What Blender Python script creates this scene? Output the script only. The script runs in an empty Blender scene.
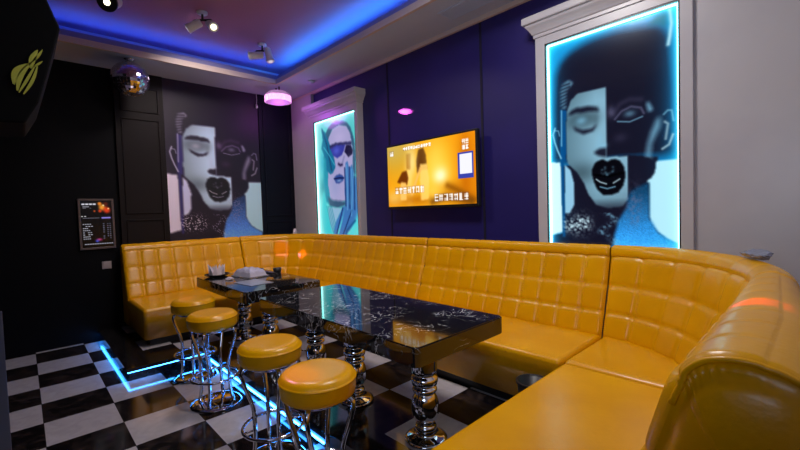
import bpy, bmesh, math, random
import numpy as np
from mathutils import Vector, Matrix
random.seed(7)
scene = bpy.context.scene
C = scene.collection

# ------------------------------------------------------------------ camera
cam_d = bpy.data.cameras.new('camera'); cam = bpy.data.objects.new('camera', cam_d); C.objects.link(cam)
yaw, pit, rol = 2.38593198, -0.0385780534, -0.0325835978
fw = Vector((math.cos(pit)*math.cos(yaw), math.cos(pit)*math.sin(yaw), math.sin(pit)))
rt = fw.cross(Vector((0, 0, 1))).normalized(); up = rt.cross(fw)
r2 = rt*math.cos(rol)+up*math.sin(rol); u2 = -rt*math.sin(rol)+up*math.cos(rol)
cam.matrix_world = Matrix(((r2.x, u2.x, -fw.x, 0), (r2.y, u2.y, -fw.y, 0), (r2.z, u2.z, -fw.z, 1.4), (0, 0, 0, 1)))
cam_d.sensor_width = 36; cam_d.lens = 401.617/800*36; cam_d.clip_start = 0.02
scene.camera = cam

# ------------------------------------------------------------------ world, lights, exposure
w = bpy.data.worlds.new('world'); scene.world = w; w.use_nodes = True
w.node_tree.nodes['Background'].inputs[0].default_value = (0.10, 0.09, 0.14, 1)
w.node_tree.nodes['Background'].inputs[1].default_value = 0.02
scene.view_settings.view_transform = 'Standard'; scene.view_settings.look = 'None'
scene.view_settings.exposure = 0.0; scene.view_settings.gamma = 1.0
scene.view_settings.use_curve_mapping = False

def area(name, loc, target, sx, sy, power, col, spread=180):
    d = bpy.data.lights.new(name, 'AREA'); d.shape = 'RECTANGLE'; d.size = sx; d.size_y = sy
    d.energy = power; d.color = col; d.spread = math.radians(spread)
    o = bpy.data.objects.new(name, d); C.objects.link(o); o.location = loc
    o.rotation_euler = (Vector(target)-Vector(loc)).to_track_quat('-Z', 'Y').to_euler(); return o
def spot(name, loc, target, power, col, ang, blend=0.3, rad=0.01):
    d = bpy.data.lights.new(name, 'SPOT'); d.energy = power; d.color = col
    d.spot_size = math.radians(ang); d.spot_blend = blend; d.shadow_soft_size = rad
    o = bpy.data.objects.new(name, d); C.objects.link(o); o.location = loc
    o.rotation_euler = (Vector(target)-Vector(loc)).to_track_quat('-Z', 'Y').to_euler(); return o
ZC = 3.16       # soffit height
ZU = 3.42       # recess ceiling
RX0, RX1, RY0, RY1 = -5.14, -0.55, 0.20, 2.62   # recess in the ceiling
BLUE = (0.03, 0.22, 1.0)
# cove strips lying on the ledge, shining up at the recess ceiling
area('cove_light_back', (-2.85, RY1+0.14, ZC+0.10), (-2.85, RY1-0.35, ZU+0.05), 4.5, 0.05, 30, (0.02, 0.27, 1.0))
area('cove_light_far', (RX0-0.14, 1.41, ZC+0.10), (RX0+0.35, 1.41, ZU+0.05), 2.4, 0.05, 7, (0.02, 0.14, 1.0))
# added fill lights below the recess ceiling for general room light, no fixtures built
area('fill_near', (-1.35, 1.75, ZU-0.05), (-1.2, 1.9, 0), 0.5, 0.5, 34, (1.0, 0.95, 0.93))
area('fill_middle', (-3.2, 1.5, ZU-0.03), (-3.2, 1.9, 0), 0.35, 0.35, 15, (1.0, 0.82, 0.78), 130)
area('fill_far', (-4.4, 1.5, ZU-0.03), (-5.75, 2.0, 1.4), 0.3, 0.3, 13, (1.0, 0.86, 0.84), 110)
area('fill_behind_camera', (-0.2, -0.5, 1.7), (-2.4, 2.6, 2.5), 0.9, 0.6, 9, (0.66, 0.78, 1.0), 110)  # added bluish fill from behind the camera, no screen stands there
# thin coloured beams of the party lamps
spot('beam_pink_wall', (-5.10, 2.62, 2.88), (-3.286, 3.19, 2.505), 5000, (1.0, 0.10, 0.75), 1.7)
spot('beam_red_sofa', (-4.10, 1.40, 3.10), (-0.115, 1.56, 1.09), 1800, (1.0, 0.03, 0.02), 1.5)
spot('beam_violet_sofa', (-4.20, 0.75, 3.10), (-5.06, 2.82, 0.87), 1100, (0.55, 0.15, 1.0), 2.4)
spot('beam_orange_sofa', (-4.10, 1.40, 3.10), (-5.30, 2.66, 0.93), 120, (1.0, 0.12, 0.02), 5)
spot('beam_pink_stool', (-4.20, 0.75, 3.10), (-1.60, 0.87, 0.685), 260, (1.0, 0.30, 0.60), 3.6, 1.0)
spot('beam_pink_far_stool', (-5.10, 2.60, 2.86), (-3.84, 1.02, 0.685), 170, (1.0, 0.15, 0.35), 2.2, 0.5)
spot('glow_violet_wall', (-5.2, 2.66, 2.9), (-4.3, 3.2, 2.95), 10, (0.55, 0.12, 1.0), 110, 1.0, 0.15)

# ------------------------------------------------------------------ materials
def mat(name, col=(0.5, 0.5, 0.5), rough=0.5, metal=0.0, emit=None, es=0.0, coat=0.0, spec=0.5, trans=0.0, bump=None):
    m = bpy.data.materials.new(name); m.use_nodes = True; n = m.node_tree.nodes; b = n['Principled BSDF']
    b.inputs['Base Color'].default_value = (*col, 1); b.inputs['Roughness'].default_value = rough
    b.inputs['Metallic'].default_value = metal; b.inputs['Coat Weight'].default_value = coat
    b.inputs['Specular IOR Level'].default_value = spec; b.inputs['Transmission Weight'].default_value = trans
    if emit: b.inputs['Emission Color'].default_value = (*emit, 1); b.inputs['Emission Strength'].default_value = es
    if bump:
        sc, st = bump; t = n.new('ShaderNodeTexNoise'); t.inputs['Scale'].default_value = sc; t.inputs['Detail'].default_value = 4
        g = n.new('ShaderNodeTexCoord'); bp = n.new('ShaderNodeBump'); bp.inputs['Strength'].default_value = st; bp.inputs['Distance'].default_value = 0.01
        l = m.node_tree.links; l.new(g.outputs['Object'], t.inputs['Vector']); l.new(t.outputs['Fac'], bp.inputs['Height']); l.new(bp.outputs['Normal'], b.inputs['Normal'])
    return m
def noisy(m, c1, c2, scale, detail=5, lo=0.4, hi=0.6, dist=0.0):
    nt = m.node_tree; n = nt.nodes; l = nt.links; b = n['Principled BSDF']
    g = n.new('ShaderNodeTexCoord'); t = n.new('ShaderNodeTexNoise'); t.inputs['Scale'].default_value = scale; t.inputs['Detail'].default_value = detail
    t.inputs['Distortion'].default_value = dist
    r = n.new('ShaderNodeValToRGB'); r.color_ramp.elements[0].position = lo; r.color_ramp.elements[1].position = hi
    r.color_ramp.elements[0].color = (*c1, 1); r.color_ramp.elements[1].color = (*c2, 1)
    l.new(g.outputs['Object'], t.inputs['Vector']); l.new(t.outputs['Fac'], r.inputs['Fac']); l.new(r.outputs['Color'], b.inputs['Base Color'])
    return m
LEATHER = noisy(mat('mustard_leather', rough=0.27, coat=0.12, spec=0.36, bump=(55, 0.09)), (0.74, 0.335, 0.0), (0.86, 0.415, 0.0), 3.0, 4, 0.3, 0.7)
LEATHER.node_tree.nodes['Principled BSDF'].inputs['Coat Roughness'].default_value = 0.22
SEAM = mat('leather_seam', (0.40, 0.17, 0.01), 0.5)
BLACK = mat('black_plinth', (0.008, 0.008, 0.01), 0.4)
CHROME = mat('chrome', (0.72, 0.72, 0.75), 0.06, 1.0)
WHITEP = noisy(mat('white_paint', rough=0.32), (0.50, 0.475, 0.51), (0.54, 0.515, 0.54), 2)
CEILP = mat('soffit_paint', (0.50, 0.58, 0.74), 0.6)
UPPER = mat('recess_ceiling_paint', (0.40, 0.17, 0.29), 0.6)
LIPM = mat('recess_moulding_paint', (0.62, 0.50, 0.44), 0.45)
BANDM = mat('recess_band_paint', (0.22, 0.22, 0.42), 0.5)
PURPLE = noisy(mat('indigo_wall_paint', rough=0.45), (0.014, 0.010, 0.110), (0.018, 0.012, 0.130), 1.5)
GROOVE = mat('dark_groove', (0.006, 0.004, 0.02), 0.7)
DARKW = mat('near_black_wall', (0.0016, 0.0017, 0.003), 0.5, spec=0.15)
BROWN = mat('dark_brown_panelling', (0.011, 0.007, 0.006), 0.5, spec=0.2)
NAVYP = mat('dark_navy_panelling', (0.003, 0.004, 0.012), 0.5, spec=0.2)
LEDB = mat('blue_led', (0.02, 0.1, 0.3), 0.5, emit=(0.035, 0.29, 1.0), es=24)
LEDC = mat('cyan_led', (0.3, 0.8, 0.9), 0.5, emit=(0.25, 0.85, 1.0), es=7)
LEDM = mat('mint_led', (0.3, 0.8, 0.9), 0.5, emit=(0.30, 1.0, 0.90), es=5)
BLKPL = mat('black_plastic', (0.010, 0.010, 0.012), 0.35)
GREYF = mat('bronze_grey_frame', (0.16, 0.12, 0.11), 0.4, 0.3)
GLASSC = mat('clear_glass', (0.85, 0.87, 0.95), 0.08, trans=0.75, spec=0.7)

def marble():
    m = mat('black_marble', rough=0.07, coat=0.3); nt = m.node_tree; n = nt.nodes; l = nt.links; b = n['Principled BSDF']
    g = n.new('ShaderNodeTexCoord')
    w1 = n.new('ShaderNodeTexNoise'); w1.inputs['Scale'].default_value = 8.5; w1.inputs['Detail'].default_value = 8; w1.inputs['Distortion'].default_value = 1.4
    a = n.new('ShaderNodeMath'); a.operation = 'SUBTRACT'; a.inputs[1].default_value = 0.5
    ab = n.new('ShaderNodeMath'); ab.operation = 'ABSOLUTE'
    r = n.new('ShaderNodeValToRGB'); e = r.color_ramp.elements; e[0].position = 0.0; e[0].color = (0.62, 0.64, 0.68, 1); e[1].position = 0.014; e[1].color = (0, 0, 0, 1)
    w2 = n.new('ShaderNodeTexNoise'); w2.inputs['Scale'].default_value = 3.2; w2.inputs['Detail'].default_value = 3
    r2_ = n.new('ShaderNodeValToRGB'); e2 = r2_.color_ramp.elements; e2[0].position = 0.44; e2[0].color = (0, 0, 0, 1); e2[1].position = 0.56; e2[1].color = (1, 1, 1, 1)
    mx = n.new('ShaderNodeMix'); mx.data_type = 'RGBA'; mx.blend_type = 'MULTIPLY'; mx.inputs[0].default_value = 1
    ad = n.new('ShaderNodeMix'); ad.data_type = 'RGBA'; ad.blend_type = 'ADD'; ad.inputs[0].default_value = 1; ad.inputs[7].default_value = (0.010, 0.010, 0.012, 1)
    l.new(g.outputs['Object'], w1.inputs['Vector']); l.new(g.outputs['Object'], w2.inputs['Vector'])
    l.new(w1.outputs['Fac'], a.inputs[0]); l.new(a.outputs[0], ab.inputs[0]); l.new(ab.outputs[0], r.inputs['Fac'])
    l.new(w2.outputs['Fac'], r2_.inputs['Fac']); l.new(r.outputs['Color'], mx.inputs[6]); l.new(r2_.outputs['Color'], mx.inputs[7])
    l.new(mx.outputs[2], ad.inputs[6]); l.new(ad.outputs[2], b.inputs['Base Color'])
    return m
MARBLE = marble()

def checker(name, x0, y0, t, white_odd):
    """polished square tiles: white and veined near-black, thin joints"""
    m = mat(name, rough=0.09); nt = m.node_tree; n = nt.nodes; l = nt.links; b = n['Principled BSDF']
    g = n.new('ShaderNodeTexCoord'); s = n.new('ShaderNodeSeparateXYZ'); l.new(g.outputs['Object'], s.inputs[0])
    def M(op, a, bb=None):
        k = n.new('ShaderNodeMath'); k.operation = op
        for i, v in enumerate((a, bb)):
            if v is None: continue
            if isinstance(v, (int, float)): k.inputs[i].default_value = v
            else: l.new(v, k.inputs[i])
        return k.outputs[0]
    u = M('DIVIDE', M('SUBTRACT', s.outputs[0], x0), t); v = M('DIVIDE', M('SUBTRACT', s.outputs[1], y0), t)
    par = M('FLOORED_MODULO', M('ADD', M('FLOOR', u), M('FLOOR', v)), 2.0)
    if not white_odd: par = M('SUBTRACT', 1.0, par)
    fu = M('ABSOLUTE', M('SUBTRACT', M('FRACT', u), 0.5)); fv = M('ABSOLUTE', M('SUBTRACT', M('FRACT', v), 0.5))
    joint = M('GREATER_THAN', M('MAXIMUM', fu, fv), 0.4955)
    t1 = n.new('ShaderNodeTexNoise'); t1.inputs['Scale'].default_value = 9; t1.inputs['Detail'].default_value = 8; t1.inputs['Distortion'].default_value = 1.2
    l.new(g.outputs['Object'], t1.inputs['Vector'])
    rd = n.new('ShaderNodeValToRGB'); rd.color_ramp.elements[0].position = 0.45; rd.color_ramp.elements[0].color = (0.006, 0.005, 0.006, 1)
    rd.color_ramp.elements[1].position = 0.75; rd.color_ramp.elements[1].color = (0.05, 0.034, 0.03, 1)
    rw = n.new('ShaderNodeValToRGB'); rw.color_ramp.elements[0].position = 0.3; rw.color_ramp.elements[0].color = (0.44, 0.42, 0.45, 1)
    rw.color_ramp.elements[1].position = 0.7; rw.color_ramp.elements[1].color = (0.54, 0.52, 0.55, 1)
    l.new(t1.outputs['Fac'], rd.inputs['Fac']); l.new(t1.outputs['Fac'], rw.inputs['Fac'])
    mx = n.new('ShaderNodeMix'); mx.data_type = 'RGBA'; l.new(par, mx.inputs[0]); l.new(rd.outputs['Color'], mx.inputs[6]); l.new(rw.outputs['Color'], mx.inputs[7])
    m2 = n.new('ShaderNodeMix'); m2.data_type = 'RGBA'; l.new(joint, m2.inputs[0]); l.new(mx.outputs[2], m2.inputs[6]); m2.inputs[7].default_value = (0.02, 0.018, 0.018, 1)
    l.new(m2.outputs[2], b.inputs['Base Color'])
    return m
TILE_LOW = checker('checker_tiles_lower', -4.111, 0.848, 0.4018, True)
TILE_UP = checker('checker_tiles_platform', -2.140, 1.861, 0.4018, False)
BORDER = noisy(mat('black_granite_border', rough=0.08), (0.004, 0.004, 0.005), (0.02, 0.018, 0.02), 30)

# ------------------------------------------------------------------ mesh helpers
def link_bm(name, bm, m, parent=None, smooth=False, loc=None):
    me = bpy.data.meshes.new(name); bm.normal_update(); bm.to_mesh(me); bm.free()
    if smooth:
        for p in me.polygons: p.use_smooth = True
    me.materials.append(m)
    o = bpy.data.objects.new(name, me); C.objects.link(o)
    if parent is not None: o.parent = parent
    if loc is not None: o.location = loc
    return o
def box(bm, a, b, bev=0.0, seg=2):
    x0, y0, z0 = a; x1, y1, z1 = b
    vs = [bm.verts.new(p) for p in ((x0, y0, z0), (x1, y0, z0), (x1, y1, z0), (x0, y1, z0), (x0, y0, z1), (x1, y0, z1), (x1, y1, z1), (x0, y1, z1))]
    fs = [bm.faces.new([vs[i] for i in f]) for f in ((0, 3, 2, 1), (4, 5, 6, 7), (0, 1, 5, 4), (1, 2, 6, 5), (2, 3, 7, 6), (3, 0, 4, 7))]
    if bev > 0:
        es = list({e for f in fs for e in f.edges})
        bmesh.ops.bevel(bm, geom=es, offset=bev, segments=seg, affect='EDGES', profile=0.5)
    return bm
def prism(bm, pts, h0, h1, axis='z', bev=0):
    """pts 2D polygon extruded along axis: z->(x,y), x->(y,z), y->(x,z)"""
    def P(p, h): return {'z': (p[0], p[1], h), 'x': (h, p[0], p[1]), 'y': (p[0], h, p[1])}[axis]
    A = [bm.verts.new(P(p, h0)) for p in pts]; B = [bm.verts.new(P(p, h1)) for p in pts]; n = len(pts)
    fs = [bm.faces.new(A[::-1]), bm.faces.new(B)] + [bm.faces.new((A[i], A[(i+1) % n], B[(i+1) % n], B[i])) for i in range(n)]
    bmesh.ops.recalc_face_normals(bm, faces=fs)
    if bev > 0:
        es = list({e for f in fs for e in f.edges}); bmesh.ops.bevel(bm, geom=es, offset=bev, segments=2, affect='EDGES', profile=0.5)
    return bm
def lathe(bm, prof, seg=40, c=(0, 0, 0)):
    rings = []
    for r, z in prof:
        if r < 1e-5: rings.append([bm.verts.new((c[0], c[1], c[2]+z))])
        else: rings.append([bm.verts.new((c[0]+r*math.cos(2*math.pi*k/seg), c[1]+r*math.sin(2*math.pi*k/seg), c[2]+z)) for k in range(seg)])
    for a, b in zip(rings, rings[1:]):
        for k in range(seg):
            k2 = (k+1) % seg
            if len(a) == 1 and len(b) == 1: continue
            if len(a) == 1: bm.faces.new((a[0], b[k], b[k2]))
            elif len(b) == 1: bm.faces.new((a[k2], a[k], b[0]))
            else: bm.faces.new((a[k], a[k2], b[k2], b[k]))
    bmesh.ops.recalc_face_normals(bm, faces=bm.faces[:]); return bm
def tube(bm, pts, r, seg=10, closed=False):
    pts = [Vector(p) for p in pts]; n = len(pts); rings = []; ref = None
    for i, p in enumerate(pts):
        if closed: t = (pts[(i+1) % n]-pts[i-1]).normalized()
        else: t = (pts[min(i+1, n-1)]-pts[max(i-1, 0)]).normalized()
        if ref is None: ref = t.orthogonal().normalized()
        ref = (ref - t*ref.dot(t)).normalized(); q = t.cross(ref)
        rr = r[i] if isinstance(r, (list, tuple)) else r
        rings.append([bm.verts.new(p+(ref*math.cos(2*math.pi*k/seg)+q*math.sin(2*math.pi*k/seg))*rr) for k in range(seg)])
    fs = []
    for i in range(n if closed else n-1):
        a, b = rings[i], rings[(i+1) % n]
        off = 0
        if closed and i == n-1: off = min(range(seg), key=lambda s: (a[0].co-b[s].co).length)
        for k in range(seg): fs.append(bm.faces.new((a[k], a[(k+1) % seg], b[(k+1+off) % seg], b[(k+off) % seg])))
    if not closed: fs += [bm.faces.new(rings[0][::-1]), bm.faces.new(rings[-1])]
    return bm
def catmull(P, n=6):
    P = [Vector(p) for p in P]; out = []
    for i in range(len(P)-1):
        a, b, c, d = P[max(i-1, 0)], P[i], P[i+1], P[min(i+2, len(P)-1)]
        for k in range(n):
            t = k/n; out.append(0.5*((2*b)+(c-a)*t+(2*a-5*b+4*c-d)*t*t+(3*b-a-3*c+d)*t**3))
    out.append(P[-1]); return out
def grid_obj(name, V, m, parent=None, smooth=True, flip=False):
    """V: array (n, k, 3)"""
    n, k = V.shape[:2]; me = bpy.data.meshes.new(name)
    idx = np.arange(n*k).reshape(n, k)
    f = np.stack([idx[:-1, :-1], idx[1:, :-1], idx[1:, 1:], idx[:-1, 1:]], -1).reshape(-1, 4)
    if flip: f = f[:, ::-1]
    me.from_pydata(V.reshape(-1, 3).tolist(), [], f.tolist())
    if smooth: me.polygons.foreach_set('use_smooth', [True]*len(me.polygons))
    me.materials.append(m); o = bpy.data.objects.new(name, me); C.objects.link(o)
    if parent is not None: o.parent = parent
    return o
def thing(name, label, cat, loc=(0, 0, 0), rz=0, group=None):
    o = bpy.data.objects.new(name, None); o.empty_display_size = 0.1; C.objects.link(o)
    o.location = loc; o.rotation_euler = (0, 0, rz); o['label'] = label; o['category'] = cat
    if group: o['group'] = group
    return o
def tag(o, label, cat, group=None):
    o['label'] = label; o['category'] = cat
    if group: o['group'] = group
    return o
def struct(name, bm, m, smooth=False):
    o = link_bm(name, bm, m, None, smooth); o['kind'] = 'structure'; return o
def sbox(name, a, b, m, bev=0):
    return struct(name, box(bmesh.new(), a, b, bev), m)
def copy_tree(o, parent=None, **kw):
    c = o.copy(); C.objects.link(c)
    if parent is not None: c.parent = parent
    for ch in list(o.children): copy_tree(ch, c)
    return c

# ------------------------------------------------------------------ room shell
WX, WY = -5.78, 3.20        # far wall plane, TV wall plane
XR, YL, YN = 0.42, -0.22, -1.3
ZP = 0.112                   # platform height
sbox('floor', (WX-0.1, YN-0.1, -0.10), (XR+0.1, WY+0.1, 0.0), TILE_LOW)
sbox('wall_back', (WX-0.1, WY, 0), (XR+0.1, WY+0.1, ZU+0.1), PURPLE)
sbox('wall_far', (WX-0.1, YN-0.1, 0), (WX, WY, ZU+0.1), DARKW)
sbox('wall_left', (WX, YL-0.1, 0), (-1.0, YL, ZU+0.1), DARKW)
sbox('wall_side', (-1.1, YN, 0), (-1.0, YL-0.1, ZU+0.1), DARKW)
sbox('wall_near', (-1.1, YN-0.1, 0), (XR+0.1, YN, ZU+0.1), DARKW)
sbox('wall_right', (XR, YN, 0), (XR+0.1, WY, ZU+0.1), WHITEP)

# platform with a bay for the stools (top face tiled, edge in black granite)
PX1, PX2, PY = -4.10, -1.16, 1.245
plat = [(WX, 0.61), (PX1, 0.61), (PX1, PY), (PX2, PY), (PX2, YN), (XR, YN), (XR, WY), (WX, WY)]
b_ = prism(bmesh.new(), plat, 0.0, ZP-0.03)
pl = struct('floor_platform', b_, BORDER)
pin = 0.25
plat_t = [(WX, 0.80), (PX1-0.20, 0.80), (PX1-0.20, 1.461), (XR, 1.461), (XR, WY), (WX, WY)]
struct('floor_platform_tiles', prism(bmesh.new(), plat_t, ZP-0.03, ZP), TILE_UP)
# granite border slab overhanging the riser, five straight pieces in one mesh
bm = bmesh.new(); ov = 0.022
prism(bm, [(WX, 0.61-ov), (PX1+ov, 0.61-ov), (PX1+ov, PY-0.003), (PX2-0.003, PY-0.003), (PX2-0.003, YN), (XR, YN), (XR, 1.461), (PX1-0.20, 1.461), (PX1-0.20, 0.80), (WX, 0.80)], ZP-0.03, ZP)
struct('floor_platform_edge', bm, BORDER)
# blue led strip under the overhang
bm = bmesh.new()
box(bm, (WX+0.02, 0.598, 0.073), (PX1+0.008, 0.608, 0.081)); box(bm, (PX1+0.001, 0.598, 0.073), (PX1+0.010, PY-0.02, 0.081))
tag(link_bm('led_strip', bm, LEDB), 'blue led strip on the far platform step, running from the black wall round the corner', 'led strip')
bm = bmesh.new(); box(bm, (PX1+0.02, PY-0.012, 0.028), (-2.03, PY-0.002, 0.038))
tag(link_bm('led_strip', bm, LEDB), 'blue led strip low on the platform riser behind the stools', 'led strip')

# soffit and recessed ceiling
bm = bmesh.new()
X0, X1, Y0, Y1 = WX, XR, YN, WY
box(bm, (X0, RY1, ZC), (X1, Y1, ZC+0.05)); box(bm, (X0, Y0, ZC), (X1, RY0, ZC+0.05))
box(bm, (X0, RY0, ZC), (RX0, RY1, ZC+0.05)); box(bm, (RX1, RY0, ZC), (X1, RY1, ZC+0.05))
struct('ceiling', bm, CEILP)
lw = 0.32
sbox('ceiling_recess', (RX0-lw, RY0-lw, ZU), (RX1+lw, RY1+lw, ZU+0.05), UPPER)
bm = bmesh.new()   # side walls of the hidden ledge
box(bm, (RX0-lw, RY1+lw, ZC+0.05), (RX1+lw, RY1+lw+0.03, ZU)); box(bm, (RX0-lw, RY0-lw-0.03, ZC+0.05), (RX1+lw, RY0-lw, ZU))
box(bm, (RX0-lw-0.03, RY0-lw, ZC+0.05), (RX0-lw, RY1+lw, ZU)); box(bm, (RX1+lw, RY0-lw, ZC+0.05), (RX1+lw+0.03, RY1+lw, ZU))
struct('ceiling_recess_sides', bm, CEILP)
def ring(name, off, z0, z1, m, t=0.03):
    bm = bmesh.new(); x0, x1, y0, y1 = RX0-off, RX1+off, RY0-off, RY1+off
    box(bm, (x0, y1, z0), (x1, y1+t, z1)); box(bm, (x0, y0-t, z0), (x1, y0, z1))
    box(bm, (x0-t, y0-t, z0), (x0, y1+t, z1)); box(bm, (x1, y0-t, z0), (x1+t, y1+t, z1))
    return struct(name, bm, m)
ring('trim_1', -0.012, ZC-0.008, ZC+0.055, LIPM)
ring('trim_2', 0.03, ZC+0.056, ZC+0.125, BANDM)
# crown strip between wall and soffit
sbox('trim_3', (WX+0.02, WY-0.035, ZC-0.045), (XR, WY, ZC-0.001), LIPM, 0.006)

# white panelled sections of the TV wall
sbox('trim_4', (WX, WY-0.05, ZP), (-5.15, WY, ZC-0.046), WHITEP)
sbox('trim_5', (-0.575, WY-0.07, ZP), (XR, WY, ZC-0.046), WHITEP)
# vertical joints between the indigo boards
for i, x in enumerate((-3.53, -2.22)):
    sbox('trim_%d' % (6+i), (x-0.012, WY-0.006, ZP), (x+0.012, WY-0.0005, ZC-0.046), GROOVE)
# dark brown wood panelling and navy panelling on the far wall
def panelling(name, y0, y1, splits, m, th=0.05):
    bm = bmesh.new(); box(bm, (WX+0.001, y0, ZP), (WX+th, y1, ZC-0.001), 0.004)
    for (a, b) in splits:
        ins = 0.055; t = 0.016
        for (p, q) in (((y0+ins, a), (y1-ins, a+t)), ((y0+ins, b-t), (y1-ins, b)), ((y0+ins, a+t), (y0+ins+t, b-t)), ((y1-ins-t, a+t), (y1-ins, b-t))):
            box(bm, (WX+th-0.001, p[0], p[1]), (WX+th+0.014, q[0], q[1]), 0.004, 1)
    return struct(name, bm, m)
panelling('trim_8', 0.86, 1.375, [(2.68, 2.98), (1.45, 2.60), (0.35, 1.38)], BROWN)
panelling('trim_9', 2.615, WY-0.051, [(1.36, 3.05), (0.35, 1.28)], NAVYP)

# ------------------------------------------------------------------ painted pictures (fine mesh carrying the print's own colours and painted edge glow)
def inpoly(S, T, poly):
    ins = np.zeros(S.shape, bool); n = len(poly); j = n-1
    for i in range(n):
        xi, yi = poly[i]; xj, yj = poly[j]
        if yi != yj:
            c = ((yi > T) != (yj > T)) & (S < (xj-xi)*(T-yi)/(yj-yi)+xi); ins ^= c
        j = i
    return ins
def blur(a, r):
    if r <= 0: return a
    for ax in (0, 1):
        p = np.pad(a, [(r, r) if k == ax else (0, 0) for k in (0, 1)], mode='edge'); c = np.cumsum(p, axis=ax)
        z = np.zeros_like(np.take(c, [0], axis=ax)); c = np.concatenate([z, c], axis=ax)
        n = a.shape[ax]; a = (np.take(c, range(2*r+1, 2*r+1+n), axis=ax)-np.take(c, range(0, n), axis=ax))/(2*r+1)
    return a
class Canvas:
    def __init__(s, w_, h_, bg):
        s.w, s.h = w_, h_; s.T, s.S = np.meshgrid(np.linspace(0, 1, h_), np.linspace(0, 1, w_), indexing='ij')
        s.c = np.zeros((h_, w_, 3)); s.c[:] = bg
    def mix(s, mask, col, a=1.0):
        mask = np.clip(mask, 0, 1)[..., None]*a; s.c = s.c*(1-mask)+np.array(col, float)*mask
    def poly(s, p, col, soft=0, a=1.0): s.mix(blur(inpoly(s.S, s.T, p).astype(float), soft), col, a)
    def ell(s, cx, cy, rx, ry, col, a=1.0, pw=2.0): s.mix(np.exp(-(((s.S-cx)/rx)**2+((s.T-cy)/ry)**2)**(pw/2)), col, a)
    def line(s, pts, wd, col, a=1.0, asp=1.0):
        m = np.zeros(s.S.shape)
        for (x0, y0), (x1, y1) in zip(pts, pts[1:]):
            dx, dy = x1-x0, (y1-y0)*asp; L2 = dx*dx+dy*dy+1e-12
            t = np.clip(((s.S-x0)*dx+(s.T-y0)*asp*dy)/L2, 0, 1)
            d = np.hypot(s.S-x0-t*dx, (s.T-y0)*asp-t*dy); m = np.maximum(m, np.exp(-(d/wd)**2))
        s.mix(m, col, a)
    def build(s, name, P, m, parent=None):
        """P: function (S,T)->(h,w,3) world positions"""
        o = grid_obj(name, P(s.S, s.T), m, parent, smooth=False)
        ca = o.data.color_attributes.new('print', 'FLOAT_COLOR', 'POINT')
        col = np.concatenate([np.clip(s.c, 0, 1), np.ones((s.h, s.w, 1))], -1).astype(np.float32)
        ca.data.foreach_set('color', col.reshape(-1)); return o
def print_mat(name, es, base=1.0, rough=0.25):
    """sRGB-like print colours -> linear; optional back light"""
    m = mat(name, rough=rough); nt = m.node_tree; n = nt.nodes; l = nt.links; b = n['Principled BSDF']
    a = n.new('ShaderNodeAttribute'); a.attribute_name = 'print'; g = n.new('ShaderNodeGamma'); g.inputs[1].default_value = 2.2
    l.new(a.outputs['Color'], g.inputs[0])
    mu = n.new('ShaderNodeMix'); mu.data_type = 'RGBA'; mu.blend_type = 'MULTIPLY'; mu.inputs[0].default_value = 1; mu.inputs[7].default_value = (base, base, base, 1)
    l.new(g.outputs[0], mu.inputs[6]); l.new(mu.outputs[2], b.inputs['Base Color'])
    if es > 0: l.new(g.outputs[0], b.inputs['Emission Color']); b.inputs['Emission Strength'].default_value = es
    return m

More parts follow.
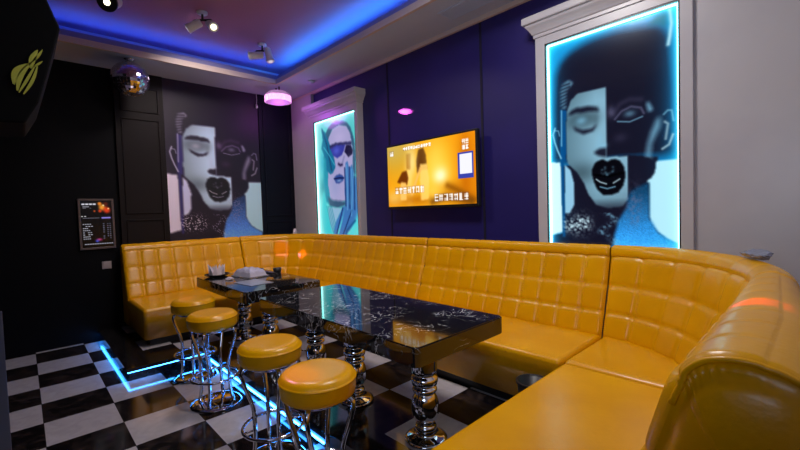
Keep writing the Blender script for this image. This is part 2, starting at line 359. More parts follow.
A = {'wpanelL': [(-0.01, 0.574), (0.1, 0.581), (0.112, 0.923), (-0.01, 0.943)],
 'greyL': [(0.14, 0.593), (0.188, 0.62), (0.221, 0.694), (0.217, 0.79), (0.18, 0.829), (0.13, 0.833)],
 'panR': [(0.853, 0.617), (1.01, 0.617), (1.01, 0.97), (0.924, 0.945), (0.859, 0.917), (0.814, 0.88), (0.803, 0.849), (0.804, 0.704), (0.779, 0.703), (0.821, 0.685), (0.844, 0.661)],
 'face': [(0.263, 0.263), (0.496, 0.264), (0.493, 0.578), (0.654, 0.585), (0.652, 0.775), (0.61, 0.805), (0.501, 0.812), (0.404, 0.795), (0.339, 0.741), (0.307, 0.693), (0.249, 0.637), (0.163, 0.589), (0.155, 0.521), (0.163, 0.342), (0.202, 0.29)],
 'brow': [(0.173, 0.358), (0.2, 0.339), (0.247, 0.330), (0.369, 0.335), (0.425, 0.345), (0.438, 0.367), (0.368, 0.361), (0.259, 0.357)],
 'lash': [(0.214, 0.413), (0.265, 0.431), (0.307, 0.44), (0.365, 0.441), (0.423, 0.423), (0.39, 0.452), (0.307, 0.461), (0.239, 0.438)],
 'nost': [(0.389, 0.553), (0.428, 0.537), (0.49, 0.533), (0.49, 0.578), (0.427, 0.569)],
 'hair': [(0.107, 0.241), (0.126, 0.206), (0.188, 0.191), (0.222, 0.209), (0.169, 0.239), (0.157, 0.322), (0.112, 0.317)],
 'strip': [(0.107, 0.326), (0.163, 0.332), (0.153, 0.579), (0.096, 0.575)],
 'temple': [(0.785, 0.362), (0.809, 0.369), (0.836, 0.405), (0.802, 0.41), (0.788, 0.383)],
 'cheek': [(0.856, 0.44), (0.883, 0.435), (0.883, 0.476), (0.822, 0.546), (0.815, 0.613), (0.78, 0.61), (0.787, 0.551), (0.815, 0.495)],
 'earR': [(0.903, 0.429), (0.929, 0.415), (0.955, 0.418), (0.965, 0.46), (0.962, 0.516), (0.936, 0.555), (0.893, 0.57)],
 'lips': [(0.371, 0.634), (0.394, 0.602), (0.426, 0.59), (0.466, 0.588), (0.498, 0.599), (0.529, 0.590), (0.56, 0.591), (0.598, 0.603), (0.628, 0.631), (0.635, 0.671), (0.619, 0.711), (0.58, 0.741), (0.526, 0.752), (0.463, 0.75), (0.415, 0.725), (0.391, 0.692), (0.375, 0.658)],
 'blue': [(0.663, 0.744), (0.715, 0.724), (0.8, 0.706), (0.803, 0.858), (0.862, 0.919), (0.924, 0.945), (1.0, 0.97), (1.0, 1.01), (0.529, 1.01), (0.546, 0.937), (0.578, 0.868), (0.64, 0.81)],
 'blackR': [(0.655, 0.585), (0.80, 0.60), (0.85, 0.62), (0.83, 0.68), (0.78, 0.705), (0.70, 0.73), (0.655, 0.77)]}
def collage(w_, h_, pal):
    c = Canvas(w_, h_, pal['bg']); S, T = c.S, c.T; rg = np.random.RandomState(3); asp = 1.75
    dark, skin = pal['dark'], pal['skin']
    k = w_/130
    c.poly([(0.02, 0.58), (0.04, 0.30), (0.06, 0.16), (0.11, 0.10), (0.2, 0.062), (0.33, 0.037), (0.45, 0.028), (0.6, 0.03), (0.75, 0.045), (0.88, 0.062), (0.95, 0.11), (0.98, 0.3), (0.98, 0.6)], dark, int(6*k))
    c.poly([(0.10, 0.60), (0.66, 0.58), (0.86, 0.6), (0.85, 0.9), (1.0, 1.0), (0.0, 1.0), (0.0, 0.94), (0.11, 0.93)], dark, 1)
    # ridged hair at the left temple
    c.poly(A['hair'], pal['hi2'], int(2*k), 0.75)
    for q in range(7): c.line([(0.09, 0.215+q*0.017), (0.19, 0.208+q*0.015)], 0.012, dark, 0.8, asp)
    c.poly(A['strip'], pal['strip'], 1)
    c.line([(0.117, 0.33), (0.112, 0.50)], 0.007, pal['hi2'], 0.7, asp)
    c.line([(0.055, 0.41), (0.035, 0.44), (0.05, 0.479), (0.075, 0.52), (0.105, 0.56)], 0.008, pal['hi2'], 0.9, asp)
    c.line([(0.045, 0.42), (0.085, 0.425), (0.095, 0.45)], 0.006, pal['hi2'], 0.6, asp)
    # white panels
    c.poly(A['wpanelL'], pal['whiteL'], 1); c.poly(A['greyL'], pal['grey'], 1)
    c.line([(0.118, 0.58), (0.122, 0.94)], 0.014, pal['strip'], 1, asp)
    # light face piece
    f = blur(inpoly(S, T, A['face']).astype(float), 1)*(1-0.75*np.clip((T-0.765)/0.05, 0, 1))
    shade = 0.72+0.28*np.clip((S-0.16)/0.25, 0, 1)-0.22*np.clip((T-0.70)/0.11, 0, 1)-0.10*np.clip((0.32-T)/0.06, 0, 1)
    shade *= 1-0.35*np.exp(-(((S-0.30)/0.14)**2+((T-0.64)/0.05)**2))
    mm = f[..., None]; c.c = c.c*(1-mm)+np.array(skin)*shade[..., None]*mm
    c.ell(0.30, 0.39, 0.13, 0.040, [v*0.35 for v in skin], 0.75*1, 2.6)
    c.poly(A['brow'], dark, int(2*k), 0.95)
    c.ell(0.29, 0.395, 0.05, 0.020, pal['hi2'], 0.6); c.ell(0.41, 0.40, 0.03, 0.045, [v*0.5 for v in skin], 0.5)
    c.poly(A['lash'], dark, int(2*k), 0.95)
    c.ell(0.44, 0.50, 0.03, 0.04, pal['hi2'], 0.25); c.poly(A['nost'], dark, int(2*k), 0.95); c.ell(0.47, 0.525, 0.03, 0.012, pal['hi2'], 0.4)
    # dark half of the head
    c.line([(0.55, 0.39), (0.60, 0.352), (0.67, 0.34), (0.75, 0.35)], 0.022, pal['dim'], 0.5, asp)
    c.line([(0.56, 0.415), (0.61, 0.385), (0.68, 0.372), (0.75, 0.385), (0.77, 0.41)], 0.010, pal['dim2'], 0.5, asp)
    c.ell(0.67, 0.402, 0.040, 0.014, pal['hi2'], 0.45); c.line([(0.58, 0.427), (0.67, 0.437), (0.76, 0.423)], 0.006, pal['hi2'], 0.6, asp)
    c.ell(0.53, 0.38, 0.03, 0.025, pal['dim2'], 0.5); c.ell(0.60, 0.50, 0.05, 0.02, pal['dim'], 0.5)
    c.poly(A['temple'], pal['hi2'], int(2*k), 0.7); c.poly(A['cheek'], pal['hi2'], int(3*k), 0.65)
    c.line(A['earR'][:4], 0.007, pal['hi2'], 0.6, asp); c.line(A['earR'][4:], 0.009, pal['hi'], 0.6, asp); c.line([(0.91, 0.46), (0.93, 0.47), (0.915, 0.53)], 0.010, pal['hi'], 0.5, asp)
    c.poly(A['blackR'], dark, 1)
    c.poly(A['panR'], pal['whiteR'], 1)
    # lips
    c.poly(A['lips'], pal['lip'], 1)
    c.line([(0.408, 0.676), (0.44, 0.690), (0.488, 0.700)], 0.006, pal['hi'], 0.7, asp); c.line([(0.543, 0.698), (0.592, 0.682)], 0.006, pal['hi'], 0.7, asp)
    c.line([(0.439, 0.712), (0.495, 0.722), (0.555, 0.715)], 0.006, pal['hi2'], 0.7, asp)
    for q in range(26):
        a_, r_ = rg.rand()*6.28, rg.rand()**0.5; c.ell(0.50+0.055*r_*math.cos(a_), 0.642+0.028*r_*math.sin(a_), 0.010, 0.005, pal['hi2'], 0.16)
    c.line([(0.40, 0.655), (0.5, 0.668), (0.61, 0.655)], 0.008, (0.02, 0.02, 0.03), 0.8, asp)
    # shoulders with glitter
    b = blur(inpoly(S, T, A['blue']).astype(float), int(2*k)); n1 = rg.rand(*S.shape)
    bl = np.array(pal['blue'])*(0.45+0.75*np.clip((T-0.74)/0.24, 0, 1))[..., None]*(0.88+0.24*n1)[..., None]
    c.c = c.c*(1-b[..., None])+np.clip(bl, 0, 1)*b[..., None]
    n2 = blur((rg.rand(*S.shape) > 0.80).astype(float), 1 if w_ > 110 else 0)
    n2 /= n2.max()
    band = np.exp(-((S-0.24)/0.12)**4-((T-0.885)/0.040)**2)
    c.mix(np.clip(n2*2.2*band, 0, 1), pal['hi'], 0.85)
    band = np.exp(-((S-0.50-0.05*np.sin(T*60))/0.035)**2)*(T > 0.83)
    c.mix(np.clip(n2*1.6*band, 0, 1), pal['hi2'], 0.7)
    band = np.exp(-((S-0.70)/0.06)**2-((T-0.80)/0.08)**2)
    c.mix(np.clip(n2*1.6*band, 0, 1), pal['dim2'], 0.6)
    return c
palR = dict(bg=(0.10, 0.50, 0.78), dark=(0.105, 0.105, 0.165), skin=(0.50, 0.68, 0.77), hi=(0.80, 0.95, 1.0), hi2=(0.50, 0.75, 0.88), strip=(0.06, 0.26, 0.48), whiteL=(0.82, 0.97, 1.0),
            grey=(0.55, 0.76, 0.88), whiteR=(0.70, 0.92, 0.99), dim=(0.22, 0.21, 0.30), dim2=(0.42, 0.42, 0.55), lip=(0.06, 0.06, 0.085), blue=(0.20, 0.58, 0.90))
c = collage(150, 264, palR); S, T = c.S, c.T
gl = np.exp(-np.minimum(S, 1-S)*0.9/0.050)+0.9*np.exp(-T*1.6/0.05)  # cyan led glow along the edges, blended into the print colours
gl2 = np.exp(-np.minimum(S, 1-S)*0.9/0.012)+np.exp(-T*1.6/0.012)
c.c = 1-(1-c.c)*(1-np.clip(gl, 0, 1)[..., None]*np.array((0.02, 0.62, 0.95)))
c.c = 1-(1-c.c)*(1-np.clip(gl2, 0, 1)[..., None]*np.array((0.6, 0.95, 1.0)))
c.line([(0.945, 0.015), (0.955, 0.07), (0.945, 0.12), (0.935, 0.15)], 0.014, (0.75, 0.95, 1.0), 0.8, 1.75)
c.poly([(0.80, 0.055), (0.86, 0.055), (0.93, 0.08), (0.93, 0.02), (0.86, 0.02)], (0.05, 0.42, 0.45), 3, 0.6)
BACKLIT = print_mat('backlit_print', 0.92, 0.25, 0.15)

def picture_box(name, label, x0, x1, z0, z1, canvas, ledm, fx0, fx1, ftop, corn, pm):
    """white built-out niche frame, led strip round the edge, backlit print inside"""
    t = thing(name, label, 'picture', ((x0+x1)/2, WY, ZP))
    L = t.location; yf = WY-0.10
    def ob(nm, bm, m, sm=False):
        o = link_bm(nm, bm, m, t, sm); o.location = (-L.x, -L.y, -L.z); return o
    bm = bmesh.new()
    box(bm, (fx0, yf, ZP), (x0-0.012, WY-0.001, ftop), 0.004); box(bm, (x1+0.012, yf, ZP), (fx1, WY-0.001, ftop), 0.004)
    box(bm, (x0-0.012, yf, z1+0.012), (x1+0.012, WY-0.001, ftop), 0.003); box(bm, (x0-0.012, yf, ZP), (x1+0.012, WY-0.001, z0-0.012), 0.003)
    ob('frame', bm, WHITEP)
    bm = bmesh.new(); rr = []
    for d, h in ((0.0, -0.035), (0.014, -0.035), (0.014, -0.012), (0.024, -0.008), (0.034, 0.008), (0.052, 0.030), (0.074, 0.050), (0.082, 0.066), (0.102, 0.070), (0.106, 0.078), (0.106, 0.118), (0.098, 0.126), (0.0, 0.126)):
        d *= 0.72; dr = min(d, corn); rr.append([bm.verts.new(p) for p in ((fx0-d, WY-0.001, ftop+h), (fx0-d, yf-d, ftop+h), (fx1+dr, yf-d, ftop+h), (fx1+dr, WY-0.001, ftop+h))])
    for p, q in zip(rr, rr[1:]):
        for k in range(3): bm.faces.new((p[k], p[k+1], q[k+1], q[k]))
        bm.faces.new((p[3], p[0], q[0], q[3]))
    bm.faces.new(rr[-1]); bm.faces.new(rr[0][::-1]); bmesh.ops.recalc_face_normals(bm, faces=bm.faces[:])
    ob('cornice', bm, WHITEP)
    bm = bmesh.new(); e = 0.012; y0, y1 = yf+0.020, yf+0.030
    box(bm, (x0, y0, z0), (x0+e, y1, z1)); box(bm, (x1-e*0.6, y0, z0), (x1, y1, z1)); box(bm, (x0+e, y0, z1-e), (x1-e, y1, z1))
    led = ob('led_strip', bm, ledm); led['label'] = 'glowing strip along the edge of the print'
    bm = bmesh.new()
    box(bm, (x0-0.012, yf+0.004, z0-0.012), (x0-0.002, yf+0.05, z1+0.012)); box(bm, (x1+0.002, yf+0.004, z0-0.012), (x1+0.012, yf+0.05, z1+0.012))
    box(bm, (x0-0.002, yf+0.004, z1+0.002), (x1+0.002, yf+0.05, z1+0.012)); box(bm, (x0-0.002, yf+0.05, z0-0.012), (x1+0.002, yf+0.06, z1+0.002))
    ob('light_box', bm, BLKPL)
    o = canvas.build('print', lambda S, T: np.stack([x0+0.001+(x1-x0-0.002)*S, np.full(S.shape, yf+0.034), z1-0.001-(z1-z0-0.002)*T], -1), pm, t)
    o.location = (-L.x, -L.y, -L.z)
    return t
picture_box('backlit_picture', 'large backlit collage of a woman with black lips, white frame, cyan glowing edge', -1.535, -0.655, 1.055, 2.665, c, LEDC, -1.625, -0.574, 2.78, 0.0, BACKLIT)

# woman with butterfly glasses
Bp = {'face': [(0.335, 0.149), (0.438, 0.092), (0.607, 0.073), (0.776, 0.096), (0.852, 0.155), (0.879, 0.219), (0.903, 0.307), (0.89, 0.408), (0.793, 0.6), (0.71, 0.678), (0.507, 0.697), (0.327, 0.667), (0.279, 0.539), (0.291, 0.371)],
 'hair': [(0.21, 0.13), (0.325, 0.071), (0.419, 0.042), (0.535, 0.029), (0.624, 0.042), (0.688, 0.044), (0.792, 0.067), (0.867, 0.109), (0.945, 0.214), (0.965, 0.324), (0.944, 0.528), (0.866, 0.406), (0.899, 0.283), (0.869, 0.208), (0.775, 0.104), (0.607, 0.073), (0.438, 0.092), (0.35, 0.15), (0.309, 0.247), (0.189, 0.322)],
 'wing': [(0.148, 0.048), (0.25, 0.1), (0.311, 0.16), (0.414, 0.259), (0.467, 0.341), (0.481, 0.404), (0.413, 0.445), (0.351, 0.455), (0.251, 0.417), (0.243, 0.326), (0.129, 0.225), (0.174, 0.152)],
 'lensL': [(0.351, 0.233), (0.472, 0.218), (0.587, 0.218), (0.738, 0.235), (0.703, 0.276), (0.651, 0.313), (0.532, 0.333), (0.433, 0.305)],
 'lensR': [(0.708, 0.293), (0.757, 0.241), (0.863, 0.249), (0.905, 0.292), (0.894, 0.322), (0.799, 0.339)],
 'brow': [(0.341, 0.216), (0.499, 0.204), (0.748, 0.216), (0.89, 0.224), (0.886, 0.251), (0.745, 0.24), (0.522, 0.226), (0.363, 0.243)],
 'lips': [(0.422, 0.491), (0.487, 0.469), (0.57, 0.461), (0.639, 0.473), (0.685, 0.496), (0.645, 0.522), (0.554, 0.538), (0.479, 0.531)],
 'f1': [(0.725, 0.382), (0.776, 0.369), (0.804, 0.426), (0.805, 0.601), (0.777, 0.72), (0.692, 0.718), (0.684, 0.596)],
 'f2': [(0.816, 0.427), (0.867, 0.398), (0.906, 0.463), (0.918, 0.645), (0.894, 0.739), (0.799, 0.736)],
 'f3': [(0.923, 0.511), (0.971, 0.498), (0.993, 0.686), (0.959, 0.779), (0.905, 0.747)],
 'palm': [(0.694, 0.702), (0.965, 0.724), (0.979, 0.803), (0.827, 0.889), (0.646, 0.97), (0.466, 0.988), (0.586, 0.855)],
 'thumb': [(0.433, 0.854), (0.629, 0.725), (0.691, 0.726), (0.561, 0.855), (0.442, 0.971), (0.368, 0.938)],
 'neck': [(0.252, 0.631), (0.38, 0.668), (0.699, 0.686), (0.695, 0.718), (0.501, 0.738), (0.293, 0.717)],
 'neckl': [(0.265, 0.725), (0.602, 0.74), (0.433, 0.854), (0.341, 0.938), (0.246, 0.852)],
 'arm': [(0.15, 0.576), (0.234, 0.749), (0.317, 0.921), (0.413, 0.988), (0.143, 0.99), (0.061, 0.79)]}
c = Canvas(100, 176, (0.35, 0.85, 0.85)); asp = 1.75
c.ell(0.1, 0.55, 0.2, 0.08, (0.10, 0.45, 0.55), 0.8); c.ell(0.9, 0.15, 0.2, 0.2, (0.3, 0.75, 0.75), 0.6); c.ell(0.15, 0.35, 0.12, 0.12, (0.08, 0.55, 0.75), 0.6)
c.poly(Bp['hair'], (0.20, 0.36, 0.48), 1); c.poly([(0.19, 0.3), (0.3, 0.25), (0.33, 0.5), (0.3, 0.7), (0.2, 0.68), (0.16, 0.5)], (0.12, 0.55, 0.66), 2)
c.poly(Bp['face'], (0.66, 0.64, 0.82), 1)
c.ell(0.45, 0.55, 0.12, 0.10, (0.55, 0.60, 0.80), 0.5); c.ell(0.6, 0.17, 0.15, 0.05, (0.74, 0.70, 0.88), 0.7)
c.poly(Bp['neck'], (0.22, 0.34, 0.46), 2); c.poly(Bp['neckl'], (0.55, 0.72, 0.84), 1); c.poly(Bp['arm'], (0.20, 0.78, 0.82), 2)
for q in range(4): c.line([(0.22+q*0.04, 0.72), (0.30+q*0.04, 0.86), (0.40+q*0.03, 0.98)], 0.012, (0.10, 0.50, 0.60), 0.6, asp)
c.poly(Bp['wing'], (0.10, 0.42, 0.58), 1); c.line([(0.17, 0.07), (0.28, 0.2), (0.38, 0.42)], 0.02, (0.10, 0.25, 0.42), 0.8, asp); c.line([(0.20, 0.22), (0.34, 0.30), (0.46, 0.38)], 0.012, (0.3, 0.75, 0.85), 0.6, asp)
c.poly(Bp['lensL'], (0.22, 0.24, 0.62), 1); c.ell(0.52, 0.27, 0.08, 0.03, (0.35, 0.40, 0.85), 0.7); c.poly(Bp['lensR'], (0.12, 0.10, 0.24), 1); c.poly(Bp['brow'], (0.18, 0.18, 0.36), 1, 0.9)
c.line([(0.56, 0.38), (0.60, 0.392), (0.645, 0.39)], 0.022, (0.16, 0.14, 0.30), 0.9, asp); c.line([(0.70, 0.33), (0.66, 0.37)], 0.02, (0.45, 0.45, 0.65), 0.6, asp)
c.poly(Bp['lips'], (0.20, 0.30, 0.58), 1); c.line([(0.44, 0.495), (0.56, 0.492), (0.67, 0.498)], 0.010, (0.05, 0.08, 0.25), 0.9, asp); c.ell(0.56, 0.515, 0.05, 0.008, (0.6, 0.75, 0.9), 0.7)
for kk in ('palm', 'thumb', 'f1', 'f2', 'f3'): c.poly(Bp[kk], (0.25, 0.46, 0.72), 1)
for a_, b_ in (((0.70, 0.42), (0.70, 0.72)), ((0.812, 0.42), (0.79, 0.74)), ((0.92, 0.50), (0.90, 0.75)), ((0.62, 0.74), (0.44, 0.96)), ((0.83, 0.76), (0.6, 0.96))): c.line([a_, b_], 0.014, (0.08, 0.16, 0.38), 0.85, asp)
c.line([(0.75, 0.40), (0.75, 0.60), (0.73, 0.75)], 0.014, (0.45, 0.68, 0.88), 0.6, asp); c.line([(0.86, 0.44), (0.86, 0.62), (0.82, 0.80)], 0.014, (0.40, 0.70, 0.90), 0.6, asp)
c.line([(0.98, 0.80), (0.85, 0.9), (0.8, 1.0)], 0.04, (0.3, 0.85, 0.9), 0.8, asp); c.line([(0.9, 0.84), (0.7, 0.92), (0.66, 0.99)], 0.02, (0.1, 0.3, 0.5), 0.8, asp)
S, T = c.S, c.T
gl = 1.3*np.exp(-S/0.09)+0.45*np.exp(-(1-S)/0.03)+0.8*np.exp(-T*1.75/0.06)+0.4*np.exp(-(1-T)*1.75/0.04)  # mint led glow painted into the edges of the print
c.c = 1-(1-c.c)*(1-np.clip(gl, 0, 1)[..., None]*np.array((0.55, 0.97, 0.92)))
picture_box('backlit_picture', 'narrow backlit portrait of a woman in butterfly glasses, hand at her cheek, mint glow', -5.02, -4.07, 1.01, 2.665, c, LEDM, -5.13, -4.005, 2.79, 0.06, print_mat('backlit_print_mint', 0.85, 0.25, 0.15))

# the same collage as an unlit wall print
palL = dict(bg=(0.16, 0.10, 0.20), dark=(0.125, 0.085, 0.155), skin=(0.82, 0.92, 1.0), hi=(1.0, 0.97, 1.0), hi2=(0.80, 0.78, 0.88), strip=(0.22, 0.19, 0.45), whiteL=(0.98, 0.93, 1.0),
            grey=(0.86, 0.86, 0.98), whiteR=(0.78, 0.95, 1.0), dim=(0.33, 0.23, 0.36), dim2=(0.66, 0.56, 0.72), lip=(0.07, 0.055, 0.09), blue=(0.36, 0.58, 0.98))
c = collage(110, 190, palL)
t = thing('wall_poster', 'tall unlit collage poster of a woman with black lips beside the dark brown panelling', 'poster', (WX, 2.0, 1.0))
o = link_bm('backing', box(bmesh.new(), (WX+0.002, 1.378, 0.95), (WX+0.030, 2.612, ZC-0.002)), BLKPL, t); o.location = (-WX, -2.0, -1.0)
o = c.build('print', lambda S, T: np.stack([np.full(S.shape, WX+0.032), 1.380+1.230*S, 3.155-2.09*T], -1), print_mat('unlit_print', 0.0, 1.0, 0.5), t); o.location = (-WX, -2.0, -1.0)

# ------------------------------------------------------------------ television
c = Canvas(220, 126, (0.93, 0.60, 0.08)); asp = 0.57
c.ell(0.66, 0.60, 0.35, 0.5, (1.0, 0.80, 0.22), 0.8); c.ell(0.12, 0.25, 0.25, 0.3, (0.78, 0.62, 0.20), 0.7); c.ell(0.95, 0.5, 0.18, 0.7, (0.80, 0.40, 0.04), 0.7)
c.ell(0.28, 0.5, 0.05, 0.5, (1.0, 0.88, 0.55), 0.6); c.ell(0.5, 0.9, 0.6, 0.10, (0.68, 0.36, 0.05), 0.7)
c.poly([(0.25, 0.16), (0.31, 0.16), (0.30, 0.42), (0.25, 0.40)], (0.62, 0.36, 0.08), 2, 0.7)
c.poly([(0.40, 0.12), (0.46, 0.10), (0.49, 0.22), (0.50, 0.45), (0.44, 0.44), (0.38, 0.50), (0.37, 0.3)], (0.32, 0.16, 0.05), 2)
c.poly([(0.42, 0.35), (0.50, 0.36), (0.52, 0.6), (0.51, 0.9), (0.42, 0.92), (0.41, 0.6)], (1.0, 0.80, 0.42), 2, 0.85); c.line([(0.42, 0.42), (0.36, 0.62), (0.31, 0.8)], 0.018, (0.95, 0.70, 0.35), 0.9, asp)
c.poly([(0.19, 0.44), (0.25, 0.42), (0.27, 0.55), (0.25, 0.66), (0.19, 0.64), (0.12, 0.60)], (0.42, 0.20, 0.05), 2); c.poly([(0.17, 0.6), (0.24, 0.62), (0.24, 0.9), (0.16, 0.9)], (0.95, 0.72, 0.35), 2)
c.ell(0.64, 0.56, 0.07, 0.12, (1.0, 1.0, 0.90), 1.0)
c.ell(0.05, 0.05, 0.30, 0.22, (0.72, 0.66, 0.38), 0.7); c.ell(0.33, 0.30, 0.05, 0.22, (1.0, 0.95, 0.70), 0.5); c.ell(0.60, 0.35, 0.12, 0.35, (1.0, 0.86, 0.40), 0.5)
c.ell(0.78, 0.75, 0.16, 0.10, (0.75, 0.42, 0.06), 0.6); c.ell(0.08, 0.85, 0.12, 0.12, (0.95, 0.80, 0.45), 0.6); c.ell(0.56, 0.80, 0.10, 0.12, (0.98, 0.80, 0.30), 0.7); c.ell(0.90, 0.45, 0.05, 0.5, (0.68, 0.32, 0.03), 0.5)
c.line([(0.72, 0.72), (0.85, 0.82), (0.98, 0.95)], 0.03, (0.45, 0.25, 0.05), 0.6, asp); c.line([(0.55, 0.95), (0.7, 0.88), (0.95, 0.97)], 0.03, (0.35, 0.22, 0.08), 0.6, asp)
rg = np.random.RandomState(5)
def glyphs(x0, x1, y, hgt, n, col=(1, 1, 1), out=(0.25, 0.18, 0.35)):
    wd = (x1-x0)/n
    for q in range(n):
        gx = x0+wd*(q+0.5); c.poly([(gx-wd*0.48, y-hgt*0.6), (gx+wd*0.48, y-hgt*0.6), (gx+wd*0.48, y+hgt*0.6), (gx-wd*0.48, y+hgt*0.6)], out, 0, 0.22)
        for _ in range(6):
            if rg.rand() < 0.55: yy = y+(rg.rand()-0.5)*hgt; c.line([(gx-wd*0.32, yy), (gx+wd*0.32, yy)], 0.0032, col, 1, asp)
            else: xx = gx+(rg.rand()-0.5)*wd*0.7; c.line([(xx, y-hgt*0.45), (xx, y+hgt*0.45)], 0.0032, col, 1, asp)
glyphs(0.09, 0.46, 0.74, 0.10, 7); glyphs(0.57, 0.93, 0.89, 0.10, 7); glyphs(0.21, 0.55, 0.07, 0.045, 11); glyphs(0.87, 0.94, 0.12, 0.06, 2); glyphs(0.87, 0.94, 0.20, 0.06, 2)
glyphs(0.03, 0.09, 0.12, 0.08, 1)
c.poly([(0.83, 0.27), (0.98, 0.27), (0.98, 0.64), (0.83, 0.64)], (0.22, 0.25, 0.62)); c.poly([(0.845, 0.29), (0.965, 0.29), (0.965, 0.57), (0.845, 0.57)], (0.90, 0.90, 0.95))
TX0, TX1, TZ0, TZ1 = -3.455, -2.195, 1.405, 2.125
t = thing('television', 'flat television showing an amber music video, mounted on the indigo wall', 'television', (-2.825, WY, 1.76)); L = t.location.copy()
def off(o): o.location = -L; return o
off(link_bm('housing', box(bmesh.new(), (TX0, WY-0.125, TZ0), (TX1, WY-0.08, TZ1), 0.008), BLKPL, t))
off(link_bm('wall_mount', box(bmesh.new(), (TX0+0.3, WY-0.081, TZ0+0.15), (TX1-0.3, WY-0.0065, TZ1-0.15), 0.01), BLKPL, t))
off(c.build('screen', lambda S, T: np.stack([TX0+0.022+(TX1-TX0-0.044)*S, np.full(S.shape, WY-0.127), TZ1-0.022-(TZ1-TZ0-0.05)*T], -1), print_mat('tv_picture', 1.15, 0.1, 0.2), t))

# ------------------------------------------------------------------ menu screen and switch on the black wall
c = Canvas(64, 96, (0.02, 0.02, 0.03)); asp = 1.7
rg = np.random.RandomState(11)
def dots(x0, x1, y, n, col, wd=0.012):
    for q in range(n):
        if rg.rand() < 0.85: x = x0+(x1-x0)*q/max(n-1, 1); c.line([(x, y), (x+0.6*(x1-x0)/max(n, 1), y)], wd, col, 1, asp)
dots(0.06, 0.42, 0.07, 4, (0.95, 0.95, 1), 0.03); dots(0.08, 0.34, 0.125, 6, (0.75, 0.75, 0.8), 0.015); dots(0.08, 0.3, 0.155, 5, (0.6, 0.6, 0.65))
for (x, y, rx, col) in ((0.62, 0.06, 0.07, (0.9, 0.5, 0.15)), (0.70, 0.14, 0.12, (0.95, 0.6, 0.2)), (0.85, 0.20, 0.12, (0.9, 0.25, 0.10)), (0.82, 0.07, 0.09, (0.35, 0.12, 0.05)), (0.62, 0.22, 0.06, (0.8, 0.25, 0.1)), (0.74, 0.10, 0.03, (1, 0.95, 0.7)), (0.90, 0.17, 0.03, (1, 0.8, 0.5)), (0.44, 0.22, 0.04, (0.7, 0.3, 0.12))): c.ell(x, y, rx, rx/1.7, col, 0.95, 3)
dots(0.02, 0.12, 0.33, 2, (0.9, 0.9, 0.9), 0.018); dots(0.06, 0.55, 0.37, 10, (0.5, 0.5, 0.55), 0.012); c.line([(0.68, 0.37), (0.94, 0.37)], 0.03, (0.6, 0.55, 0.95), 1, asp)
for q in range(8):
    y = 0.50+q*0.045; dots(0.05, 0.18+0.14*rg.rand(), y, 4, (0.85, 0.85, 0.9), 0.014); dots(0.70, 0.76, y, 1, (0.6, 0.6, 0.7), 0.012); dots(0.84, 0.92, y, 2, (0.6, 0.6, 0.7), 0.012)
c.ell(0.55, 0.84, 0.10, 0.03, (0.75, 0.25, 0.45), 0.9); c.ell(0.48, 0.87, 0.06, 0.03, (0.25, 0.35, 0.85), 0.8); dots(0.08, 0.95, 0.93, 12, (0.75, 0.75, 0.8), 0.016)
t = thing('menu_screen', 'upright lit menu screen in a bronze grey frame on the black wall', 'menu board', (WX, 0.635, 1.34)); L = t.location.copy()
MY0, MY1, MZ0, MZ1 = 0.468, 0.800, 1.058, 1.636
bm = bmesh.new()
for a, b in (((MY0, MZ0), (MY0+0.022, MZ1)), ((MY1-0.022, MZ0), (MY1, MZ1)), ((MY0+0.022, MZ0), (MY1-0.022, MZ0+0.022)), ((MY0+0.022, MZ1-0.022), (MY1-0.022, MZ1))):
    box(bm, (WX+0.001, a[0], a[1]), (WX+0.045, b[0], b[1]), 0.003)
off(link_bm('frame', bm, GREYF, t)); off(link_bm('backing', box(bmesh.new(), (WX+0.001, MY0+0.02, MZ0+0.02), (WX+0.030, MY1-0.02, MZ1-0.02)), BLKPL, t))
off(c.build('screen', lambda S, T: np.stack([np.full(S.shape, WX+0.032), MY0+0.024+(MY1-MY0-0.048)*S, MZ1-0.024-(MZ1-MZ0-0.048)*T], -1), print_mat('menu_picture', 1.0, 0.05, 0.2), t))
t = thing('light_switch', 'small white wall switch plate below the menu screen', 'switch', (WX, 0.705, 0.865)); L = t.location.copy()
off(link_bm('plate', box(bmesh.new(), (WX+0.001, 0.660, 0.818), (WX+0.012, 0.750, 0.906), 0.004), mat('switch_white', (0.42, 0.36, 0.37), 0.4), t))
off(link_bm('rocker', box(bmesh.new(), (WX+0.012, 0.672, 0.830), (WX+0.018, 0.738, 0.894), 0.003), mat('switch_rocker', (0.46, 0.40, 0.40), 0.4), t))

# ------------------------------------------------------------------ sofa
ACX, ACY, BCX = -1.05, 2.20, -4.73     # corner arc centres (x right, y, x left)
RJ = 0.65                              # radius of the seat/back junction in the corners
ZS = 0.495
cell = 0.165
def path_point(kind, s):
    """s in metres along the junction line -> (x, y, outward normal nx, ny)"""
    if kind == 'A': return s, ACY+RJ, 0.0, 1.0           # s is world x
    if kind == 'B': return BCX-RJ, s, -1.0, 0.0          # s is world y
    if kind == 'W': return ACX+RJ, s, 1.0, 0.0
    if kind == 'CR': a = math.pi/2-s/RJ; return ACX+RJ*math.cos(a), ACY+RJ*math.sin(a), math.cos(a), math.sin(a)
    if kind == 'CL': a = math.pi/2+s/RJ; return BCX+RJ*math.cos(a), ACY+RJ*math.sin(a), math.cos(a), math.sin(a)
prof_ctrl = [(-0.01, 0.40), (0.00, 0.48), (0.055, 0.63), (0.12, 0.815), (0.175, 1.000), (0.188, 1.045), (0.215, 1.078), (0.255, 1.092), (0.295, 1.085), (0.325, 1.055), (0.335, 1.00), (0.335, 0.80)]
pc = catmull([(a, 0, b) for a, b in prof_ctrl], 13)
PR = np.array([(p.x, p.z) for p in pc])
row_at = [0.48, 0.640, 0.820, 1.020]
